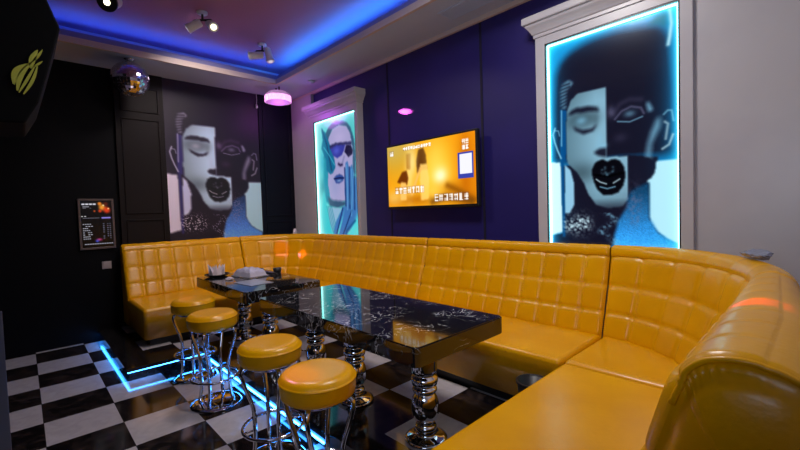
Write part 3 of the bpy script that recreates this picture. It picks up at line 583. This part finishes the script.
def back_profile(n_extra=0):
    d = np.gradient(PR, axis=0); d /= np.linalg.norm(d, axis=1)[:, None]; N = np.stack([-d[:, 1], d[:, 0]], 1)  # towards the room and up
    return PR, N
i3 = next(i for i in range(len(PR)) if PR[i, 1] >= row_at[3])
def quilt(sf, P):
    """pillow height for each (station fraction in cell, profile point)"""
    z = P[:, 1]; nP = len(z); top = int(np.argmax(z)); h = np.zeros(nP)
    a = abs(2*sf-1)
    for i in range(nP):
        if i > top+4: continue
        k = sum(z[i] >= r for r in row_at)-1
        if i > top: k = 3
        if k < 0: continue
        lo = row_at[k]; hi = row_at[k+1] if k+1 < len(row_at) else None
        if hi is None:
            f = (i-i3)/(top+5-i3); h[i] = 0.50*math.sin(math.pi*f)**0.5*(1-0.45*a**8)
        else:
            f = min(max((z[i]-lo)/(hi-lo), 0), 1); b = abs(2*f-1)
            h[i] = 0.80*max(0.0, 1-min(1, a**5+b**5))**0.42+0.20*(1-a*a)*f-0.18*math.exp(-((a-1)**2+(b-1)**2)/0.05)
    return h
def outer(kind, s):
    # distance from the junction line to the outer face of the back
    if kind == 'W': return 0.335+max(0, min(1, (2.2-s)/0.8))*0.075
    if kind == 'A': return 0.245
    if kind in ('CR', 'CL'): return min(0.335, 0.893/max(0.01, math.cos(min(s/RJ, 1.5)))-RJ)
    return 0.335
def build_back(parent, kind, s0, s1, ncell, L):
    per = 14; n = ncell*per+1; P, N = back_profile(); V = np.zeros((n, len(P), 3))
    topi = int(np.argmax(P[:, 1]))
    for i in range(n):
        s = s0+(s1-s0)*i/(n-1); x, y, nx, ny = path_point(kind, s); sf = (i % per)/per
        q = quilt(sf, P)*0.020
        endp = min(i, n-1-i); q = q-(0.010 if endp == 0 else 0)
        u = P[:, 0]+N[:, 0]*q; z = P[:, 1]+N[:, 1]*q
        wd = outer(kind, s)-0.335
        u = u+wd*np.clip((P[:, 0]-0.17)/0.165, 0, 1)*(np.arange(len(P)) > i3)
        V[i, :, 0] = x+nx*u-L[0]; V[i, :, 1] = y+ny*u-L[1]; V[i, :, 2] = z-L[2]
    flip = kind in ('A', 'CL') and s1 > s0 or kind == 'W' and s1 > s0
    # orientation: compute once and flip when the first face looks away from the room
    a = V[1, 0]-V[0, 0]; b = V[0, 30]-V[0, 0]; nn = np.cross(a, b); x, y, nx, ny = path_point(kind, s0)
    flip = (nn[0]*nx+nn[1]*ny) > 0
    o = grid_obj('backrest', V, LEATHER, parent, True, flip)
    return o, V
def close_ends(parent, V, L, which, name='end_panel', wrinkle=False, center=None):
    """flat (or gathered) leather panel closing a back's cut end down to the plinth"""
    E = V[0 if which == 0 else -1]
    base = np.array([(E[-1][0], E[-1][1], 0.18-L[2]), (E[0][0], E[0][1], 0.18-L[2])])
    bm = bmesh.new(); vs = [bm.verts.new(p) for p in np.vstack([E, base])]; bm.faces.new(vs)
    bmesh.ops.triangulate(bm, faces=bm.faces[:])
    return link_bm(name, bm, LEATHER, parent)
def cushion(parent, poly, z0, z1, bev, L, name='seat', sub=2):
    bm = bmesh.new(); prism(bm, [(x-L[0], y-L[1]) for x, y in poly], z0-L[2], z1-L[2])
    top = max(v.co.z for v in bm.verts)
    es = [e for e in bm.edges if all(abs(v.co.z-top) < 1e-5 for v in e.verts)] + [e for e in bm.edges if abs(e.verts[0].co.z-e.verts[1].co.z) > 0.05 and e.calc_face_angle(0) > 0.5]
    bmesh.ops.bevel(bm, geom=es, offset=bev, segments=5, affect='EDGES', profile=0.5)
    o = link_bm(name, bm, LEATHER, parent, False)
    for p in o.data.polygons: p.use_smooth = True
    md = o.modifiers.new('wn', 'WEIGHTED_NORMAL'); md.keep_sharp = False
    return o
def plinth(parent, poly, L): return link_bm('plinth', prism(bmesh.new(), [(x-L[0], y-L[1]) for x, y in poly], ZP+0.001-L[2], ZP+0.085-L[2]), BLACK, parent)
FY, FXB, FXW = 2.235, -4.60, -1.035    # bench fronts
JY = ACY+RJ; gp = 0.004
def bench(label, L, seat_poly, plinth_poly, kind, s0, s1, nc, ends=()):
    t = thing('sofa_section', label, 'sofa', L)
    cushion(t, seat_poly, ZP+0.075, ZS, 0.035, L); plinth(t, plinth_poly, L)
    o, V = build_back(t, kind, s0, min(s1, ACY-gp) if kind in 'BW' else s1, nc, L)
    for e in ends: close_ends(t, V, L, e)
    return t, V
A_SPLIT = -2.82
bench('straight mustard sofa section behind the far table under the mint portrait', (-3.77, 2.6, ZP), [(BCX+gp, FY), (A_SPLIT-gp, FY), (A_SPLIT-gp, JY+0.05), (BCX+gp, JY+0.05)],
      [(BCX+gp, FY+0.05), (A_SPLIT-gp, FY+0.05), (A_SPLIT-gp, WY-0.12), (BCX+gp, WY-0.12)], 'A', BCX+gp, A_SPLIT-gp, 12)
bench('straight mustard sofa section behind the near table under the television', (-1.93, 2.6, ZP), [(A_SPLIT+gp, FY), (ACX-gp, FY), (ACX-gp, JY+0.05), (A_SPLIT+gp, JY+0.05)],
      [(A_SPLIT+gp, FY+0.05), (ACX-gp, FY+0.05), (ACX-gp, WY-0.12), (A_SPLIT+gp, WY-0.12)], 'A', A_SPLIT+gp, ACX-gp, 11)
def arc(cx, cy, r, a0, a1, n=14): return [(cx+r*math.cos(a0+(a1-a0)*i/n), cy+r*math.sin(a0+(a1-a0)*i/n)) for i in range(n+1)]
hp = math.pi/2
bench('rounded mustard corner section below the large backlit collage', (-0.85, 2.5, ZP), [(ACX+gp, FY+0.012)]+[(ACX+RJ+0.05, FY+0.012)]+arc(ACX, ACY, RJ+0.05, 0.07, hp-0.01, 16),
      [(ACX+gp, FY+0.03), (-0.30, FY+0.03)]+arc(ACX, ACY, 0.80, 0.1, hp-0.005, 10), 'CR', gp, RJ*hp-gp, 6)
bench('rounded mustard corner section below the dark navy panelling', (-4.95, 2.5, ZP), [(BCX-gp, FY)]+arc(BCX, ACY, RJ+0.05, hp+0.005, math.pi-0.05, 16)+[(BCX-RJ-0.05, FY)],
      [(BCX-gp, FY+0.05)]+arc(BCX, ACY, 0.80, hp+0.005, math.pi-0.07, 10)+[(BCX-0.8, FY+0.05)], 'CL', gp, RJ*hp-gp, 6)
BY0, BY1 = 0.83, FY-gp
tB, VB = bench('end mustard sofa section standing below the unlit collage poster', (-5.0, 1.5, ZP), [(FXB, BY0), (FXB, BY1), (BCX-RJ-0.05, BY1), (BCX-RJ-0.05, BY0)],
      [(FXB-0.05, BY0+0.05), (FXB-0.05, BY1), (-5.55, BY1), (-5.55, BY0+0.05)], 'B', BY0, BY1, 8, ends=(0,))
WYN = 1.0
tW, VW = bench('near mustard sofa section with a thick rolled back at the right edge', (-0.6, 1.6, ZP), [(FXW, 0.55), (ACX+RJ+0.05, 0.55), (ACX+RJ+0.05, FY-gp), (FXW, FY-gp)],
      [(FXW+0.05, 0.6), (-0.2, 0.6), (-0.2, FY-gp), (FXW+0.05, FY-gp)], 'W', WYN, FY-gp, 8)
# end panel of the near section: smooth leather tucked in under the end of the roll, small gathers at the crease
L = tW.location; E = VW[0]
zb = 0.22-L.z
out = [Vector(p) for p in E]; lowf = [Vector((E[0][0], E[0][1], zb+(E[0][2]-zb)*k/8)) for k in range(8)]; lowb = [Vector((E[-1][0], E[-1][1], E[-1][2]+(zb-E[-1][2])*k/12)) for k in range(1, 13)]
outl = lowf+out+lowb; outl += [outl[-1].lerp(outl[0], k/8) for k in range(1, 9)]
cen = Vector((E[:, 0].max()*0.5+(-0.16-L.x)*0.5, E[0][1], 0.80-L.z)); ipin = len(lowf)+i3
n = len(outl); rings = 22; V = np.zeros((n, rings, 3))
for i, p in enumerate(outl):
    on_roll = math.exp(-((i-ipin-20)/34)**2)
    for k in range(rings):
        f = (k/(rings-1))**1.4; q = p.lerp(cen, f)
        y = 0.013*on_roll*math.sin(math.pi*min(1, f/0.16)) - 0.050*(1-(1-min(1, f/0.8))**2)
        y += 0.004*math.exp(-f/0.07)*math.exp(-((i-ipin-6)/20)**2)*math.cos(i*1.3)*min(1, f/0.03)
        q.y += y; V[i, k] = q
grid_obj('end_panel', V, LEATHER, tW, True, True)
bm = bmesh.new(); tube(bm, [Vector((p.x, p.y-0.002, p.z)) for p in out[i3-6:]], 0.007, 8); o = link_bm('roll_piping', bm, LEATHER, tW, True)

# ------------------------------------------------------------------ marble tables
def leg_profile(h):
    P = [(0, 0), (0.118, 0), (0.120, 0.006), (0.118, 0.016), (0.100, 0.022), (0.062, 0.028), (0.052, 0.040), (0.050, 0.052), (0.060, 0.060), (0.063, 0.072), (0.057, 0.086), (0.044, 0.094),
         (0.048, 0.104), (0.064, 0.118), (0.074, 0.142), (0.078, 0.175), (0.076, 0.21), (0.070, 0.240), (0.056, 0.262), (0.050, 0.270), (0.066, 0.276), (0.070, 0.286), (0.066, 0.297), (0.054, 0.303),
         (0.054, 0.310), (0.072, 0.318), (0.076, 0.338), (0.072, 0.358), (0.058, 0.366), (0.058, 0.374), (0.071, 0.382), (0.073, 0.40), (0.073, h-0.04), (0.069, h-0.03), (0.060, h-0.025), (0.060, h-0.015), (0.095, h-0.010), (0.095, h), (0, h)]
    return P
TT = 0.77; TB = 0.672
def table(label, x0, x1, y0, y1, legs):
    cx, cy = (x0+x1)/2, (y0+y1)/2; t = thing('marble_table', label, 'table', (cx, cy, ZP))
    bm = bmesh.new(); r = 0.035; a = (x1-x0)/2; b = (y1-y0)/2; pts = []
    for (sx, sy, a0) in ((1, 1, 0), (-1, 1, hp), (-1, -1, math.pi), (1, -1, 3*hp)):
        for k in range(6): an = a0+hp*k/5; pts.append((sx*(a-r)+r*math.cos(an), sy*(b-r)+r*math.sin(an)))
    prism(bm, pts, TB-ZP, TT-ZP)
    es = [e for e in bm.edges if abs(e.verts[0].co.z-e.verts[1].co.z) < 1e-6]
    bmesh.ops.bevel(bm, geom=es, offset=0.006, segments=2, affect='EDGES')
    link_bm('tabletop', bm, MARBLE, t)
    for lx, ly in legs:
        lathe(b2 := bmesh.new(), leg_profile(TB-ZP-0.001), 40, (lx-cx, ly-cy, 0.001)); link_bm('leg', b2, CHROME, t, True)
    return t
table('near black marble table, longer one, on turned chrome column legs', -2.93, -1.265, 1.265, 1.99, [(-1.53, 1.59), (-2.19, 1.60), (-2.72, 1.62)])
table('far black marble table holding glassware, standing toward the poster wall', -4.46, -3.21, 1.28, 2.0, [(-3.50, 1.62), (-4.14, 1.64)])

# ------------------------------------------------------------------ stools
def make_stool(label):
    t = thing('bar_stool', label, 'stool', group='round stools along the tables')
    h = 0.685; R_ = 0.172
    lathe(bm := bmesh.new(), [(0, h-0.004), (0.06, h-0.003), (0.11, h-0.001), (0.135, h-0.001), (0.152, h-0.006), (0.164, h-0.016), (0.170, h-0.028), (R_+0.002, h-0.034), (R_+0.001, h-0.040), (R_, h-0.060), (R_-0.001, h-0.085), (0.167, h-0.102), (0.156, h-0.111), (0.12, h-0.113), (0, h-0.113)], 64)
    seat = link_bm('seat', bm, LEATHER, t, True)
    lathe(bm := bmesh.new(), [(R_-0.002, h-0.028), (R_+0.003, h-0.031), (R_+0.004, h-0.035), (R_+0.003, h-0.039), (R_-0.002, h-0.041)], 64); link_bm('piping', bm, LEATHER, seat, True)
    lathe(bm := bmesh.new(), [(0, h-0.135), (0.12, h-0.135), (0.125, h-0.13), (0.125, h-0.115), (0, h-0.115)], 40); link_bm('seat_plate', bm, CHROME, t, True)
    for k in range(4):
        a = hp*k+0.50; pts = []
        for r, z in ((0.100, h-0.122), (0.140, h-0.128), (0.160, h-0.150), (0.156, h-0.19), (0.135, h-0.26), (0.112, h-0.33), (0.102, h-0.40), (0.104, 0.14), (0.114, 0.06), (0.128, 0.018)): pts.append((r*math.cos(a), r*math.sin(a), z))
        tube(bm := bmesh.new(), catmull(pts, 5), 0.0115, 12); link_bm('leg', bm, CHROME, t, True)
    bm = bmesh.new(); tube(bm, [(0.165*math.cos(2*math.pi*k/48), 0.165*math.sin(2*math.pi*k/48), 0.205) for k in range(48)], 0.009, 10, True)
    for k in range(4): a = hp*k+0.50; tube(bm, [(0.103*math.cos(a), 0.103*math.sin(a), 0.205), (0.165*math.cos(a), 0.165*math.sin(a), 0.205)], 0.006, 8)
    link_bm('foot_ring', bm, CHROME, t, True)
    lathe(bm := bmesh.new(), [(0, 0.001), (0.176, 0.001), (0.180, 0.005), (0.178, 0.010), (0.15, 0.016), (0.05, 0.020), (0, 0.020)], 56); link_bm('base', bm, CHROME, t, True)
    return t
st = make_stool('round mustard stool nearest the camera, its seat tinted pink and cream by light')
st.location = (-1.585, 0.948, 0.001); st.scale = (1.0, 1.0, 1.0); st.rotation_euler.z = 0.2
for loc, rz, lab in (((-2.145, 0.985, 0.001), 0.9, 'round mustard stool second from the camera, chrome foot ring over the blue glow'),
                     ((-3.13, 1.00, 0.001), 0.35, 'round mustard stool third from the camera, in front of the sofa corner'),
                     ((-3.78, 1.055, 0.001), 0.6, 'farthest round mustard stool, partly hidden behind the third one')):
    s_ = copy_tree(st); s_.location = loc; s_.scale = (1, 1, 1); s_.rotation_euler.z = rz; s_['label'] = lab

# ------------------------------------------------------------------ things on the far table
TZ = TT+0.001
PLATE = mat('dark_plate', (0.02, 0.016, 0.02), 0.2)
TISSUE = mat('tissue_paper', (0.70, 0.62, 0.66), 0.7)
t = thing('dark_saucer', 'dark round saucer on the far corner of the far table', 'dish', (-4.33, 1.45, TZ))
link_bm('dish', lathe(bmesh.new(), [(0, 0), (0.07, 0), (0.10, 0.010), (0.125, 0.022), (0.122, 0.025), (0.095, 0.014), (0.06, 0.007), (0, 0.007)], 40), PLATE, t, True)
rg = np.random.RandomState(2)
bm = bmesh.new()
for k in range(11):     # folded napkin standing in points
    a = 2*math.pi*k/11; r0 = 0.03+0.03*(k % 2); h = 0.09+0.05*rg.rand()
    tipx, tipy = (r0+0.03)*math.cos(a), (r0+0.03)*math.sin(a)
    c0 = [(0.075*math.cos(a-0.35), 0.075*math.sin(a-0.35), 0.012), (0.075*math.cos(a+0.35), 0.075*math.sin(a+0.35), 0.012), (0.01*math.cos(a+0.6), 0.01*math.sin(a+0.6), 0.03)]
    vs = [bm.verts.new(p) for p in c0]+[bm.verts.new((tipx, tipy, h))]
    for f in ((0, 1, 3), (1, 2, 3), (2, 0, 3), (0, 2, 1)): bm.faces.new([vs[i] for i in f])
o = link_bm('folded_napkin', bm, TISSUE, None); o.location = (-4.33, 1.45, TZ+0.008); tag(o, 'pale pointed folded napkin standing on the dark saucer', 'napkin')
t = thing('glass_tray', 'clear low tray of upturned glasses wrapped in film on the far table', 'tray', (-4.03, 1.67, TZ), 0.15)
bm = box(bmesh.new(), (-0.17, -0.11, 0), (0.17, 0.11, 0.012), 0.004); link_bm('tray_base', bm, GLASSC, t)
FILM = mat('film_wrap', (0.62, 0.62, 0.78), 0.18, trans=0.25, spec=0.8)
n1, n2 = 26, 18; V = np.zeros((n1, n2, 3))
for i in range(n1):
    for k in range(n2):
        u, v = i/(n1-1)*2-1, k/(n2-1)*2-1; e = max(abs(u), abs(v))
        z = 0.013+0.075*(1-e**5)**0.8*(0.9+0.1*math.sin(9*u)*math.cos(7*v))+(0.006*rg.rand() if e < 0.95 else 0)
        V[i, k] = (0.155*u, 0.095*v, z)
o = grid_obj('film_wrap', V, FILM, t, False)
GL = mat('drinking_glass', (0.75, 0.75, 0.9), 0.05, trans=0.6)
def cup(x, y, lab, m, h=0.075, r=0.03, nm='shot_glass', cat='glass', grp=None):
    t = thing(nm, lab, cat, (x, y, TZ), group=grp)
    link_bm('bowl', lathe(bmesh.new(), [(0, 0), (r*0.8, 0), (r, h), (r-0.003, h), (r*0.75, 0.006), (0, 0.006)], 24), m, t, True); return t
cup(-3.98, 1.945, 'small black cup at the back edge of the far table', BLKPL, 0.055, 0.045, 'dice_cup', 'cup')
t = thing('remote_control', 'flat black remote control lying behind the wrapped glasses', 'remote', (-4.00, 1.86, TZ), 0.1)
link_bm('body', box(bmesh.new(), (-0.10, -0.025, 0), (0.10, 0.025, 0.022), 0.006), BLKPL, t)
bm = bmesh.new()
for i in range(6):
    for k in range(3): box(bm, (-0.08+i*0.028, -0.017+k*0.013, 0.0215), (-0.066+i*0.028, -0.009+k*0.013, 0.0245))
o = link_bm('button_pad', bm, mat('remote_buttons', (0.12, 0.10, 0.25), 0.4), t)
t = thing('ashtray', 'clear glass ashtray beside the small black cup', 'ashtray', (-4.24, 1.86, TZ))
link_bm('bowl', lathe(bmesh.new(), [(0, 0), (0.05, 0), (0.055, 0.035), (0.045, 0.036), (0.038, 0.012), (0, 0.010)], 8), BLKPL, t)
SHEET = mat('menu_card', (0.30, 0.34, 0.42), 0.15)
t = tag(link_bm('drinks_card', box(bmesh.new(), (-0.16, -0.11, 0), (0.16, 0.11, 0.003)), SHEET, loc=(-3.62, 1.53, TZ)), 'glossy grey card lying flat near the table leg edge of the far table', 'card'); t.rotation_euler.z = 0.1
CRUM = mat('crumpled_paper', (0.55, 0.5, 0.55), 0.6)
def crumple(name, loc, sx, sy, sz, m, lab, cat, seed=1):
    bm = bmesh.new(); bmesh.ops.create_icosphere(bm, subdivisions=4, radius=1); q = np.random.RandomState(seed); D = q.normal(size=(24, 3)); D /= np.linalg.norm(D, axis=1)[:, None]; off_ = q.rand(24)*0.35+0.5
    for v in bm.verts:
        p = np.array(v.co); r = 1.0
        for d, o_ in zip(D, off_):
            dd = p@d
            if dd > o_: r = min(r, o_/dd)
        r *= 1+0.06*math.sin(13*p[0]+5*p[1])*math.cos(11*p[2]); p = p*r
        v.co = (p[0]*sx, p[1]*sy, max(p[2], -0.55)*sz+0.55*sz)
    o = link_bm(name, bm, m, loc=loc); return tag(o, lab, cat)
crumple('crumpled_tissue', (-3.98, 1.45, TZ), 0.055, 0.04, 0.02, CRUM, 'scrap of crumpled white tissue near the front of the far table', 'tissue', 4)
crumple('crumpled_tissue', (-5.42, 2.96, 1.083), 0.045, 0.045, 0.06, TISSUE, 'small white crumpled tissue on the sofa back in the far corner', 'tissue', 6)
bag = crumple('plastic_bag', (-0.235, 2.60, 1.104), 0.145, 0.055, 0.034, mat('thin_grey_plastic', (0.20, 0.22, 0.30), 0.22, spec=0.8), 'crumpled grey plastic bag on the rolled sofa back by the white wall', 'bag', 9)
bag.rotation_euler.z = 2.1

# bin by the sofa corner
t = thing('waste_bin', 'small black bin between the two sofa fronts by the rounded corner', 'bin', (-1.155, 2.10, ZP+0.001))
link_bm('bucket', lathe(bmesh.new(), [(0, 0), (0.065, 0), (0.088, 0.27), (0.084, 0.27), (0.062, 0.006), (0, 0.006)], 36), BLKPL, t, True)
link_bm('rim', lathe(bmesh.new(), [(0.084, 0.262), (0.094, 0.262), (0.094, 0.277), (0.084, 0.277), (0.084, 0.262)], 36), BLKPL, t, True)

# ------------------------------------------------------------------ ceiling things
# mirror ball
def mirror_mat():
    m = mat('mirror_facets', (0.55, 0.52, 0.60), 0.06, 1.0); nt = m.node_tree; n = nt.nodes; l = nt.links
    g = n.new('ShaderNodeNewGeometry'); wn = n.new('ShaderNodeTexWhiteNoise'); r = n.new('ShaderNodeValToRGB')
    l.new(g.outputs['Normal'], wn.inputs['Vector']) if False else None
    return m
t = thing('mirror_ball', 'mirrored disco ball hanging from the soffit on the left', 'disco ball', (-5.28, 0.955, ZC)); Rb = 0.185
bm = bmesh.new(); bmesh.ops.create_uvsphere(bm, u_segments=36, v_segments=20, radius=Rb)
rg = random.Random(4)
fs = bm.faces[:]; bmesh.ops.inset_individual(bm, faces=fs, thickness=0.0014, depth=0.001)
for f in fs:
    cc = f.calc_center_median(); ax = Vector((rg.uniform(-1, 1), rg.uniform(-1, 1), rg.uniform(-1, 1))).normalized(); bmesh.ops.rotate(bm, verts=f.verts, cent=cc, matrix=Matrix.Rotation(rg.uniform(-0.10, 0.10), 3, ax))
    f.material_index = 0
o = link_bm('ball', bm, mirror_mat(), t); o.location = (0, 0, -0.225)
link_bm('hanger', lathe(bmesh.new(), [(0, -0.002), (0.05, -0.002), (0.052, -0.012), (0.03, -0.022), (0.012, -0.028), (0.012, -0.044), (0, -0.044)], 24), CHROME, t, True)
# violet-pink party lamp
PINKL = mat('pink_led_lens', (0.9, 0.6, 0.9), 0.3, emit=(1.0, 0.42, 0.92), es=1.25)
LAMPW = mat('lamp_housing_glow', (0.75, 0.6, 0.78), 0.35, emit=(0.75, 0.30, 0.70), es=0.30)  # weak emission added so the shaded housing reads lighter
UX, UY = -5.27, 2.70
t = thing('party_lamp', 'drum-shaped party lamp glowing pink under the soffit corner', 'party light', (UX, UY, ZC))
link_bm('housing', lathe(bmesh.new(), [(0, -0.05), (0.06, -0.05), (0.12, -0.065), (0.165, -0.10), (0.178, -0.118), (0.178, -0.126), (0, -0.126)], 48), LAMPW, t, True)
bm = bmesh.new()
n_ = 24
V = []
for k in range(n_*4):
    a = 2*math.pi*k/(n_*4); r = 0.168+(0.012 if (k % 4) in (1, 2) else 0); V.append((r*math.cos(a), r*math.sin(a)))
prism(bm, V, -0.205, -0.127); link_bm('lens_drum', bm, PINKL, t)
link_bm('lens_dome', lathe(bmesh.new(), [(0.170, -0.206), (0.13, -0.220), (0.07, -0.229), (0, -0.231)], 40), LAMPW, t, True)
for sx in (-1, 1):
    bm = bmesh.new(); tube(bm, [(sx*0.045, 0, 0), (sx*0.045, 0, -0.052)], 0.011, 10); link_bm('mounting_bolt', bm, BLKPL, t, True)
spot_l = bpy.data.lights.new('party_lamp_glow', 'POINT'); spot_l.energy = 2.5; spot_l.color = (0.75, 0.15, 1.0); spot_l.shadow_soft_size = 0.12
o = bpy.data.objects.new('party_lamp_glow', spot_l); C.objects.link(o); o.location = (UX, UY, ZC-0.36)
# twin-head spots
SPW = mat('spot_housing', (0.78, 0.76, 0.78), 0.35)
LAMPHOT = mat('warm_lamp_face', (1, 1, 0.8), 0.4, emit=(1.0, 0.97, 0.62), es=5)
LAMPDIM = mat('lamp_face', (0.5, 0.5, 0.5), 0.2, emit=(1.0, 0.9, 1.0), es=0.6)
def head(t, base, direction, ln, r, face):
    d = Vector(direction).normalized(); p = Vector(base); bm = bmesh.new()
    tube(bm, [p-d*ln*0.5, p-d*ln*0.42, p+d*ln*0.35, p+d*ln*0.36, p+d*ln*0.5], [r*0.7, r*0.92, r, r*1.12, r*1.12], 24); o = link_bm('spot_head', bm, SPW, t, False)
    bm = bmesh.new(); tube(bm, [p+d*ln*0.501, p+d*(ln*0.5+0.004)], r*0.62, 20); link_bm('lens', bm, face, o)
HR, TC, DN = Vector((0.686, 0.728, 0)), Vector((0.727, -0.686, 0)), Vector((0, 0, -1))
def twin(x, y, label, d1, d2, f1, f2, ln=0.15, r=0.042, gap=0.085, top=-0.10):
    t = thing('ceiling_spotlight', label, 'spotlight', (x, y, ZU))
    link_bm('ceiling_plate', lathe(bmesh.new(), [(0, -0.001), (0.050, -0.001), (0.050, -0.018), (0.040, -0.024), (0, -0.024)], 28), SPW, t, True)
    bm = bmesh.new(); tube(bm, [(0, 0, -0.02), (0, 0, top+0.02)], 0.011, 10); tube(bm, [HR*-gap+DN*(-top-0.02), HR*gap+DN*(-top-0.02)], 0.010, 10)
    for sg in (-1, 1): tube(bm, [HR*sg*gap+DN*(-top-0.02), HR*sg*gap+DN*(-top+0.03)], 0.010, 10)
    link_bm('bracket', bm, BLKPL, t, True)
    head(t, HR*-gap+DN*(-top+0.03), d1, ln, r, f1); head(t, HR*gap+DN*(-top+0.03), d2, ln, r, f2); return t
twin(-4.256, 1.409, 'grey twin-head ceiling spotlight in the middle of the recess, one lamp lit', HR*-0.8+DN*0.5+TC*0.2, HR*0.55+DN*0.55+TC*0.6, LAMPDIM, LAMPHOT)
twin(-4.615, 2.19, 'white twin-head ceiling spotlight closest to the far recess corner', HR*-1.0+DN*0.1+TC*0.2, HR*0.25+DN*1.0+TC*0.1, LAMPDIM, LAMPDIM, 0.17, 0.042, 0.075)
t = thing('ceiling_spotlight', 'single black-faced cylinder spotlight at the top near the speaker, lamp lit', 'spotlight', (-4.28, 0.66, ZU))
link_bm('ceiling_plate', lathe(bmesh.new(), [(0, -0.001), (0.055, -0.001), (0.055, -0.022), (0, -0.028)], 28), SPW, t, True)
tube(bm := bmesh.new(), [(0, 0, -0.025), (0, 0, -0.10)], 0.010, 10); link_bm('bracket', bm, BLKPL, t, True)
bm = bmesh.new(); d = Vector((0.80, -0.42, -0.55)).normalized(); p = Vector((0.0, 0.0, -0.13))
tube(bm, [p-d*0.11, p-d*0.10, p+d*0.06], [0.055, 0.066, 0.070], 28); o = link_bm('spot_head', bm, SPW, t)
tube(bm := bmesh.new(), [p+d*0.061, p+d*0.085], [0.076, 0.076], 28); link_bm('black_bezel', bm, BLKPL, o)
tube(bm := bmesh.new(), [p+d*0.0855, p+d*0.089], 0.024, 18); link_bm('lens', bm, LAMPHOT, o)
# air grille, sensor, hanging cord
t = thing('air_grille', 'flat grey air grille in the soffit above the television wall', 'vent', (-2.12, 2.93, ZC))
bm = bmesh.new()
for a, b in (((-0.30, -0.10), (0.30, -0.085)), ((-0.30, 0.085), (0.30, 0.10)), ((-0.30, -0.085), (-0.285, 0.085)), ((0.285, -0.085), (0.30, 0.085))): box(bm, (a[0], a[1], -0.010), (b[0], b[1], -0.001))
link_bm('frame', bm, CEILP, t)
bm = bmesh.new()
for k in range(9): y = -0.075+k*0.0187; box(bm, (-0.284, y-0.006, -0.007), (0.284, y+0.006, -0.003))
link_bm('slats', bm, CEILP, t)
tag(link_bm('smoke_sensor', lathe(bmesh.new(), [(0, 0), (0.05, 0), (0.05, -0.015), (0.035, -0.028), (0, -0.03)], 28), CEILP, smooth=True, loc=(-4.75, 2.92, ZC-0.001)), 'small round sensor on the soffit above the mint portrait', 'sensor')
bm = bmesh.new(); tube(bm, [(0, 0, 0), (0.002, 0.004, -0.10), (0, 0, -0.16)], 0.005, 8); o = thing('pull_cord', 'short white cord hanging beside the unlit poster', 'cord', (WX+0.07, 2.585, ZC-0.001))
link_bm('cord', bm, WHITEP, o, True); link_bm('toggle', lathe(bmesh.new(), [(0, -0.15), (0.010, -0.155), (0.018, -0.20), (0.014, -0.215), (0, -0.217)], 16), WHITEP, o, True)

# ------------------------------------------------------------------ frosted panel at the left wall
t = thing('glass_screen', 'narrow frosted glass screen standing at the left wall, at the left edge', 'screen', (-3.0, -0.175, 0))
link_bm('pane', box(bmesh.new(), (-0.006, -0.095, 0.02), (0.006, 0.078, 0.93), 0.002), mat('frosted_glass', (0.10, 0.11, 0.17), 0.25, spec=0.6), t)
link_bm('foot', box(bmesh.new(), (-0.02, -0.095, 0.0), (0.02, 0.078, 0.03), 0.003), CHROME, t)

# ------------------------------------------------------------------ wall speaker
SPK = mat('speaker_black', (0.0015, 0.0015, 0.002), 0.7, spec=0.1)
EMB = mat('emblem_yellow', (0.50, 0.52, 0.06), 0.45)
sx0, sx1 = -2.35, -2.0
t = thing('wall_speaker', 'large black loudspeaker with a yellow-green emblem, high at the left edge', 'speaker', (sx1, -0.05, 2.0)); L = t.location.copy()
prof = [(-0.20, 1.74), (0.03, 1.76), (0.070, 1.84), (0.098, 1.944), (0.145, 2.13), (0.107, 2.241), (0.09, 2.55), (-0.20, 2.55)]
off(link_bm('cabinet', prism(bmesh.new(), prof, sx0, sx1, 'x', 0.006), SPK, t))
bm = bmesh.new(); box(bm, (sx0+0.1, YL+0.001, 2.0), (sx1-0.1, -0.19, 2.3)); off(link_bm('bracket', bm, SPK, t))
bm = bmesh.new()
def leaf(a, b, wd, bend):
    a, b = Vector(a), Vector(b); d = b-a; nrm = Vector((-d.y, d.x)).normalized(); L_, R_ = [], []
    for k in range(11):
        f = k/10; m_ = a+d*f+nrm*bend*math.sin(math.pi*f); ww = wd*math.sin(math.pi*min(1, 0.08+f*0.9))**0.8
        L_.append(m_+nrm*ww); R_.append(m_-nrm*ww)
    prism(bm, [(p.x, p.y) for p in L_+R_[::-1]], sx1+0.0005, sx1+0.006, 'x')
leaf((0.014, 1.872), (0.060, 1.985), 0.0075, 0.010); leaf((0.018, 1.866), (0.068, 1.975), 0.004, -0.001); leaf((0.030, 1.862), (0.074, 1.978), 0.0045, -0.006)
leaf((0.006, 1.893), (0.050, 1.975), 0.010, 0.014); leaf((0.054, 1.960), (0.076, 2.030), 0.009, 0.004); leaf((0.060, 1.985), (0.090, 2.035), 0.004, -0.002); leaf((0.062, 1.965), (0.088, 1.992), 0.003, 0.0)
off(link_bm('emblem', bm, EMB, t))
